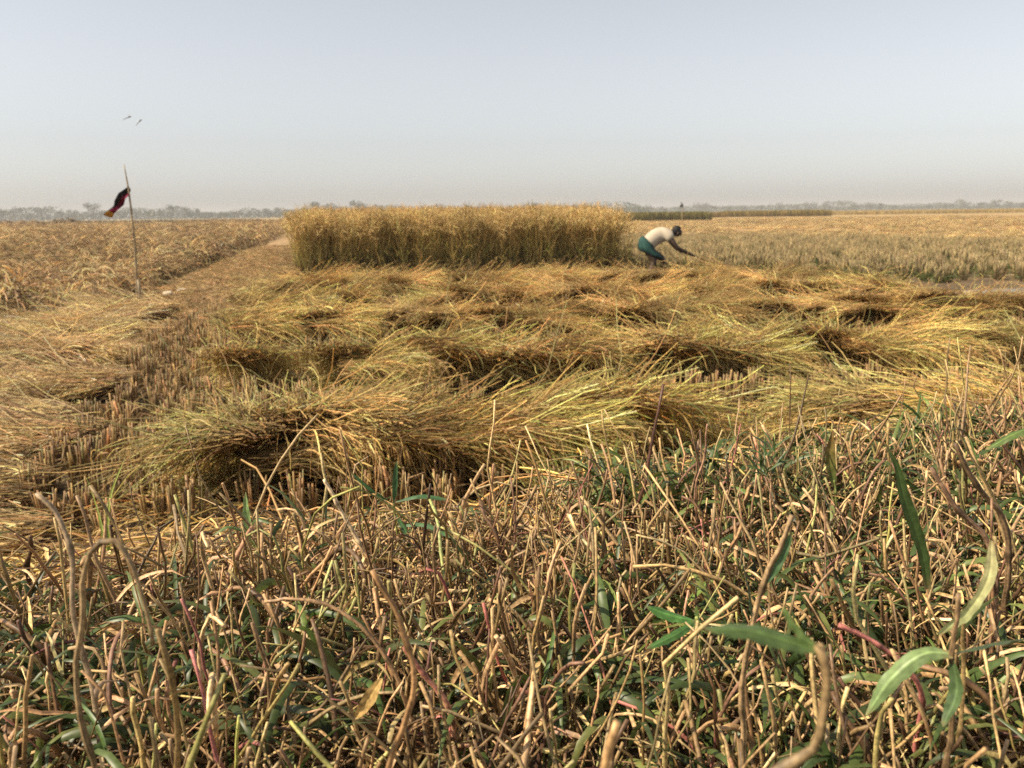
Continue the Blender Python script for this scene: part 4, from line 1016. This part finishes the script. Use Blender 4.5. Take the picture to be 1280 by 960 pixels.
# single plants one can point to
def spline(pts, n=14):
    p_ = np.asarray(pts, float); t = np.r_[0, np.cumsum(np.linalg.norm(np.diff(p_, axis=0), axis=1))]; t /= t[-1]
    if len(p_) < 3: q_ = np.linspace(0, 1, n); return np.stack([np.interp(q_, t, p_[:, c]) for c in range(3)], 1)
    q_ = np.linspace(0, 1, n); out = np.zeros((n, 3)); mt = np.gradient(p_, t, axis=0)
    for i, s_ in enumerate(q_):
        k = min(np.searchsorted(t, s_, 'right') - 1, len(t) - 2); h = t[k + 1] - t[k]; u = (s_ - t[k]) / h
        out[i] = ((2 * u ** 3 - 3 * u ** 2 + 1) * p_[k] + (u ** 3 - 2 * u ** 2 + u) * h * mt[k] + (-2 * u ** 3 + 3 * u ** 2) * p_[k + 1] + (u ** 3 - u ** 2) * h * mt[k + 1])
    return out
def rooted(pts):
    """carry a stem on down to the soil it grows from"""
    p_ = [tuple(q_) for q_ in pts]; x, y, z = p_[-1]; g_ = zat(x, y + .01)
    if z > g_ + .01: p_ += [(x + .006, y + .008, (z + g_) / 2), (x + .008, y + .012, g_ - .02)]
    return p_
def stem_part(pts, r0, r1, col, col2=None, root=True, name='stem', parent=None, n=44):
    r0, r1 = r0 * .72, r1 * .66
    P = spline(rooted(pts) if root else pts, n)[None]; C = ramp(col, col if col2 is None else col2, n, 1, val=.02)
    P = P + (np.cumsum(rng.normal(0, .00035, (1, n, 3)), 1))
    rr = np.linspace(r1, r0, n)[None] * (1 + .07 * rng.normal(size=(1, n)))
    C = C * np.exp(.16 * rng.normal(size=(1, n, 1)))
    for q_ in (n // 5, n // 2, 4 * n // 5):
        rr[0, q_] *= 1.35; rr[0, q_ - 1] *= 1.15; C[0, q_] *= .45; C[0, q_ + 1] *= .75; C[0, q_ + 2:q_ + 6] *= 1.18
    m = Mesh(); P = P[:, ::-1]; m.tube(P, rr[:, ::-1], C[:, ::-1], 14, cap=True, rib=.11)
    b = P[:, n // 3]; Q = grow(b, norm(P[:, n // 3 + 3] - P[:, n // 3]) + rng.normal(0, .35, (1, 3)), rng.uniform(.025, .06), 9, rng.uniform(.2, .9), .16)
    m.ribbon(Q, np.array([[.9, 1.1, 1, .9, .7, .6, .4, .3, .08]]) * r0 * 1.1, ramp(np.asarray(col) * 1.3, np.asarray(col) * 1.1, 9, 1), None, .5)
    return link(name, m.mesh(name, M_STEM), parent)
def leaf_part(pts, w, col, col2=None, side=(0, -.5, 1.), name='leaf', parent=None, n=26, prof=None, mat=None):
    P = spline(pts, n); t = np.linspace(0, 1, n); col = np.asarray(col, float); col2 = col if col2 is None else np.asarray(col2, float)
    pr_ = np.sin(np.clip(t, 0, 1) * math.pi) ** .55 if prof is None else np.interp(t, np.linspace(0, 1, len(prof)), prof)
    wd = np.maximum(pr_, .04) * w * (1 + .05 * rng.normal(size=n))
    T = norm(np.gradient(P, axis=0)); A = norm(np.cross(T, np.array(side, float)[None])); B = np.cross(T, A)
    ac = np.linspace(-1, 1, 9); tw = .5 * np.sin(t * rng.uniform(2, 5) + rng.uniform(0, 6)) * .35
    ct, st_ = np.cos(tw)[:, None], np.sin(tw)[:, None]; A, B = A * ct + B * st_, B * ct - A * st_
    lift_ = .38 * np.abs(ac)[None] + .10 * np.sin(t[:, None] * 23 + ac[None] * 2) * np.abs(ac)[None]
    V = P[:, None] + (wd[:, None] * ac[None])[..., None] * A[:, None] + (wd[:, None] * lift_)[..., None] * B[:, None]
    vein = np.exp(.10 * rng.normal(size=(1, 9))) * (1 + .45 * (np.abs(ac) < .1)[None]) * (1 + .08 * np.cos(ac * 40)[None])
    C = (col[None] * (1 - t[:, None]) + col2[None] * t[:, None])[:, None] * vein[..., None] * np.exp(.06 * rng.normal(size=(n, 9, 1)))
    tipb = np.clip((np.maximum(t, 1 - t) - .9) / .1, 0, 1)[:, None, None] * (.35 + .65 * np.abs(ac)[None, :, None]); C = C * (1 - tipb) + np.array([.34, .24, .11]) * tipb
    m = Mesh(); i = np.arange(n - 1)[:, None] * 9; a = np.arange(8)[None]
    m.raw(V.reshape(-1, 3), np.stack([i + a, i + a + 1, i + a + 10, i + a + 9], -1).reshape(-1, 4), C.reshape(-1, 3))
    return link(name, m.mesh(name, mat or M_GRASS), parent)
def plant(name, label, cat): return tag(link(name, None), label, cat)
DK = np.array([.17, .105, .055]); PALE = np.array([.56, .42, .25])
h = plant('grass_stalk', 'hooked dry stem standing tallest at the right of the bund', 'grass stalk')
stem_part([(.537, 1.0, 1.023), (.532, 1.0, 1.002), (.547, 1.0, .971), (.579, 1.0, .92), (.606, 1.0, .873), (.63, 1.0, .82)], .0032, .0016, DK * 1.6, parent=h)
h = plant('grass_stalk', 'thick dark leaning stem just under the hooked stem', 'grass stalk')
stem_part([(.508, .95, .985), (.541, .95, .932), (.572, .95, .897), (.586, .95, .84)], .0052, .0045, DK, parent=h)
h = plant('grass_stalk', 'thick brown stem leaning left below the dark stem at the right', 'grass stalk')
stem_part([(.432, .85, .987), (.465, .85, .939), (.495, .85, .912), (.508, .85, .87)], .0050, .0034, DK * 1.7, parent=h)
h = plant('grass_stalk', 'dark thin stem bending to the right edge with a green leaf over it', 'grass stalk')
stem_part([(.543, .95, 1.008), (.568, .95, .979), (.596, .95, .941), (.618, .95, .88)], .0036, .002, DK, parent=h)
leaf_part([(.515, .9, .992), (.539, .9, 1.007), (.57, .9, 1.02)], .0052, GR_M, parent=h)
h = plant('grass_stalk', 'thin brown stem sticking up alone right of the centre', 'grass stalk')
stem_part([(.293, 1.25, .937), (.287, 1.25, .881), (.275, 1.25, .84)], .0028, .0022, DK * 1.6, parent=h)
h = plant('grass_shoot', 'upright green blade with a red tip', 'grass shoot')
leaf_part([(.508, 1.3, .82), (.499, 1.3, .868), (.5, 1.3, .912)], .0075, GR_M, np.array([.18, .10, .03]), side=(0, 1, .1), parent=h, prof=(.5, .9, 1, .8, .1))
stem_part([(.508, 1.3, .83), (.51, 1.3, .80)], .003, .0025, GR_L * .6, parent=h)
h = plant('grass_plant', 'bushy little tuft of spiky green blades on a thin stem', 'grass')
stem_part([(.368, 1.2, .90), (.374, 1.2, .876), (.381, 1.2, .815)], .0028, .0022, STEM_T * .9, parent=h)
for q_ in range(26):
    a = rng.uniform(0, 6.3); z = rng.uniform(.865, .915); c = np.array([.371 + rng.normal(0, .006), 1.2, z]); e = c + np.array([math.cos(a) * .035, math.sin(a) * .03, rng.uniform(.0, .045)])
    leaf_part([c, (c + e) / 2 + [0, 0, .004], e], rng.uniform(.0012, .0024), GR_D * 1.5, parent=h, n=6)
h = plant('grass_shoot', 'long wide dark green blade leaning among the right stems', 'grass shoot')
leaf_part([(.405, .9, 1.0), (.42, .9, .972), (.428, .9, .945), (.441, .9, .912), (.456, .9, .872), (.465, .9, .83)], .0065, GR_D * 1.5, GR_D * 1.3, side=(.3, 1, .3), parent=h, prof=(.1, .6, 1, 1, .8, .5))
h = plant('grass_shoot', 'pale curved dry blade arching down at the right', 'grass shoot')
leaf_part([(.366, .62, 1.0), (.367, .62, .972), (.356, .62, .946), (.331, .62, .923)], .0048, np.array([.48, .44, .22]), np.array([.36, .40, .16]), side=(.4, 1, .3), parent=h, prof=(.3, 1, .8, 1, .4))
stem_part([(.362, .64, .93), (.372, .65, .88)], .0026, .002, STEM_B, parent=h)
h = plant('grass_plant', 'thick knobbly stem close to the lens carrying a blurred pale green leaf', 'grass')
stem_part([(.138, .36, 1.055), (.143, .36, 1.04), (.143, .36, 1.02), (.140, .36, 1.005), (.127, .362, .992), (.11, .365, .98)], .0036, .0032, np.array([.27, .17, .075]), np.array([.20, .14, .065]), parent=h)
leaf_part([(.084, .355, 1.067), (.108, .36, 1.063), (.126, .36, 1.057), (.140, .36, 1.052)], .0050, np.array([.12, .19, .06]), parent=h)
leaf_part([(.122, .362, 1.074), (.129, .361, 1.064), (.139, .36, 1.053)], .0045, np.array([.15, .22, .07]), side=(1, .5, .2), parent=h)
h = plant('grass_plant', 'broad pale green blade drooping left from a stem at the lower right', 'grass')
leaf_part([(.305, .55, .945), (.288, .55, .946), (.267, .55, .930), (.248, .55, .898)], .0062, np.array([.20, .28, .11]), np.array([.17, .25, .09]), side=(0, -.4, 1), parent=h, prof=(.5, .9, 1, 1, .8, .1))
leaf_part([(.305, .55, .945), (.33, .55, .952), (.365, .56, .951)], .0055, np.array([.07, .10, .045]), side=(0, .7, 1), parent=h)
leaf_part([(.305, .55, .943), (.308, .545, .92), (.298, .54, .895)], .005, np.array([.10, .16, .06]), side=(1, .6, 0), parent=h)
stem_part([(.305, .55, .99), (.305, .55, .945), (.312, .555, .90)], .003, .0026, np.array([.22, .15, .08]), parent=h)
h = plant('grass_stalk', 'red jointed stem lying slanted at the right', 'grass stalk')
stem_part([(.285, .7, .891), (.316, .7, .876), (.348, .7, .851), (.363, .7, .83)], .0034, .003, PINK, parent=h)
h = plant('grass_plant', 'young green shoot with one pale upright leaf at the left', 'grass')
leaf_part([(-.375, 1.15, .800), (-.376, 1.15, .842), (-.375, 1.15, .872)], .0055, np.array([.22, .32, .12]), side=(0, 1, .1), parent=h, prof=(.5, .9, 1, .7, .1))
leaf_part([(-.375, 1.15, .815), (-.36, 1.14, .835), (-.335, 1.13, .832)], .0035, GR_M, parent=h); leaf_part([(-.375, 1.15, .81), (-.40, 1.14, .825), (-.42, 1.13, .815)], .0035, GR_M, parent=h)
h = plant('grass_stalk', 'pale thick broken stem leaning left before the diagonal bundle', 'grass stalk')
stem_part([(-.253, 1.1, .904), (-.237, 1.1, .868), (-.219, 1.1, .83), (-.208, 1.1, .80)], .0042, .0036, PALE, parent=h)
h = plant('grass_plant', 'green grass plant with long spreading leaves left of the centre', 'grass')
g_ = np.array([.06, .13, .05])
leaf_part([(-.176, 1.2, .835), (-.172, 1.2, .868), (-.169, 1.2, .90)], .004, g_, side=(0, 1, .1), parent=h); leaf_part([(-.176, 1.2, .835), (-.207, 1.2, .857), (-.236, 1.2, .884)], .0042, g_, side=(.3, .8, .6), parent=h)
leaf_part([(-.176, 1.2, .837), (-.137, 1.2, .846), (-.095, 1.2, .840)], .0042, g_, parent=h); leaf_part([(-.174, 1.2, .82), (-.160, 1.19, .80), (-.150, 1.18, .765)], .0045, g_ * 1.3, side=(.5, 1, .2), parent=h)
leaf_part([(-.174, 1.2, .80), (-.13, 1.18, .81), (-.085, 1.16, .795)], .0048, g_, parent=h)
stem_part([(-.176, 1.2, .837), (-.173, 1.2, .79)], .0032, .0026, np.array([.30, .30, .10]), parent=h)
h = plant('grass_stalk', 'thick brown stem bent over into a hook at the lower left', 'grass stalk')
stem_part([(-.229, .5, .985), (-.231, .5, 1.012), (-.236, .5, 1.036), (-.241, .5, 1.049), (-.247, .5, 1.056), (-.258, .5, 1.052), (-.267, .5, 1.035), (-.271, .5, 1.005), (-.278, .5, .97)], .0028, .0022, np.array([.25, .17, .09]), parent=h)
h = plant('grass_stalk', 'grey-brown stem leaning at the far left of the bund', 'grass stalk')
stem_part([(-.407, .7, 1.021), (-.395, .7, 1.008), (-.386, .7, .984), (-.383, .7, .96), (-.387, .7, .915)], .0036, .0028, np.array([.36, .26, .16]), parent=h)
h = plant('grass_stalk', 'long stem arching to the right across the lower left stems', 'grass stalk')
stem_part([(-.235, .75, .895), (-.22, .75, .897), (-.183, .75, .893), (-.146, .75, .868), (-.125, .75, .839), (-.111, .75, .805)], .0030, .0022, np.array([.42, .28, .14]), parent=h)
h = plant('grass_stalk', 'thick smooth tan stem standing at the bottom centre', 'grass stalk')
stem_part([(-.098, .55, 1.012), (-.084, .55, .987), (-.076, .55, .96), (-.071, .55, .936), (-.076, .55, .905), (-.089, .55, .867)], .0034, .0026, np.array([.36, .22, .10]), parent=h)
h = plant('grass_stalk', 'pink banded stem leaning right at the bottom centre', 'grass stalk')
stem_part([(-.10, .72, .865), (-.083, .72, .838), (-.064, .72, .81)], .0036, .0032, PINK * 1.05, np.array([.55, .40, .22]), parent=h)
h = plant('grass_shoot', 'short orange-yellow withered blade left of the pink stem', 'grass shoot')
leaf_part([(-.112, .66, .868), (-.122, .66, .852), (-.137, .66, .83)], .0055, np.array([.40, .26, .09]), side=(.6, 1, .4), parent=h, mat=M_STEM)
h = plant('grass_shoot', 'yellow-green blade sprouting beside the muddy gap at the left', 'grass shoot')
leaf_part([(-.70, 1.5, .83), (-.733, 1.5, .76), (-.75, 1.5, zat(-.75, 1.5) - .01)], .006, np.array([.35, .40, .10]), np.array([.22, .28, .07]), side=(.4, 1, .2), parent=h, prof=(.05, .5, .9, 1, .8))
leaf_part([(-.78, 1.5, .80), (-.765, 1.5, .74), (-.752, 1.5, zat(-.75, 1.5))], .005, np.array([.28, .34, .09]), side=(.4, 1, .2), parent=h, prof=(.05, .5, .9, 1, .8))
h = plant('grass_plant', 'bright green leaf pair low in the middle of the bund', 'grass')
leaf_part([(.132, .8, .862), (.157, .8, .852), (.182, .8, .846)], .0062, np.array([.08, .19, .045]), parent=h); leaf_part([(.182, .8, .846), (.160, .78, .843), (.128, .77, .832)], .005, np.array([.07, .16, .04]), parent=h)
stem_part([(.182, .8, .85), (.185, .8, .835)], .002, .002, GR_L, parent=h)
h = plant('grass_stalk', 'thick cut stub near the lens at the bottom right of centre', 'grass stalk')
stem_part([(.052, .4, .992), (.049, .4, .977), (.044, .4, .957)], .0036, .0034, np.array([.36, .22, .10]), parent=h)
h = plant('grass_plant', 'crooked brown stem with a green blade at its joint in the middle', 'grass')
stem_part([(.212, .62, 1.022), (.204, .62, .998), (.197, .62, .983), (.189, .62, .957), (.184, .62, .93), (.18, .62, .90)], .0032, .0026, np.array([.36, .24, .12]), parent=h)
leaf_part([(.192, .62, .965), (.203, .62, .985), (.212, .62, 1.008)], .0042, np.array([.06, .12, .04]), side=(.3, 1, .3), parent=h)

# ------------------------------------------------------------------ air
bm = bmesh.new(); bmesh.ops.create_cube(bm, size=1)
for v in bm.verts: v.co = Vector((v.co.x * 5200, v.co.y * 5200, 20.0 if v.co.z > 0 else -1.6))
me_ = bpy.data.meshes.new('haze'); bm.to_mesh(me_); bm.free()
mh, n_, o_ = mat_base('haze_air'); pv = n_.nodes.new('ShaderNodeVolumePrincipled')
pv.inputs['Color'].default_value = (.66, .70, .77, 1); pv.inputs['Density'].default_value = .0005; pv.inputs['Anisotropy'].default_value = .1
n_.links.new(pv.outputs[0], o_.inputs['Volume']); me_.materials.append(mh)
tag(link('haze', me_), 'pale haze hanging over the fields', None, None, 'stuff')
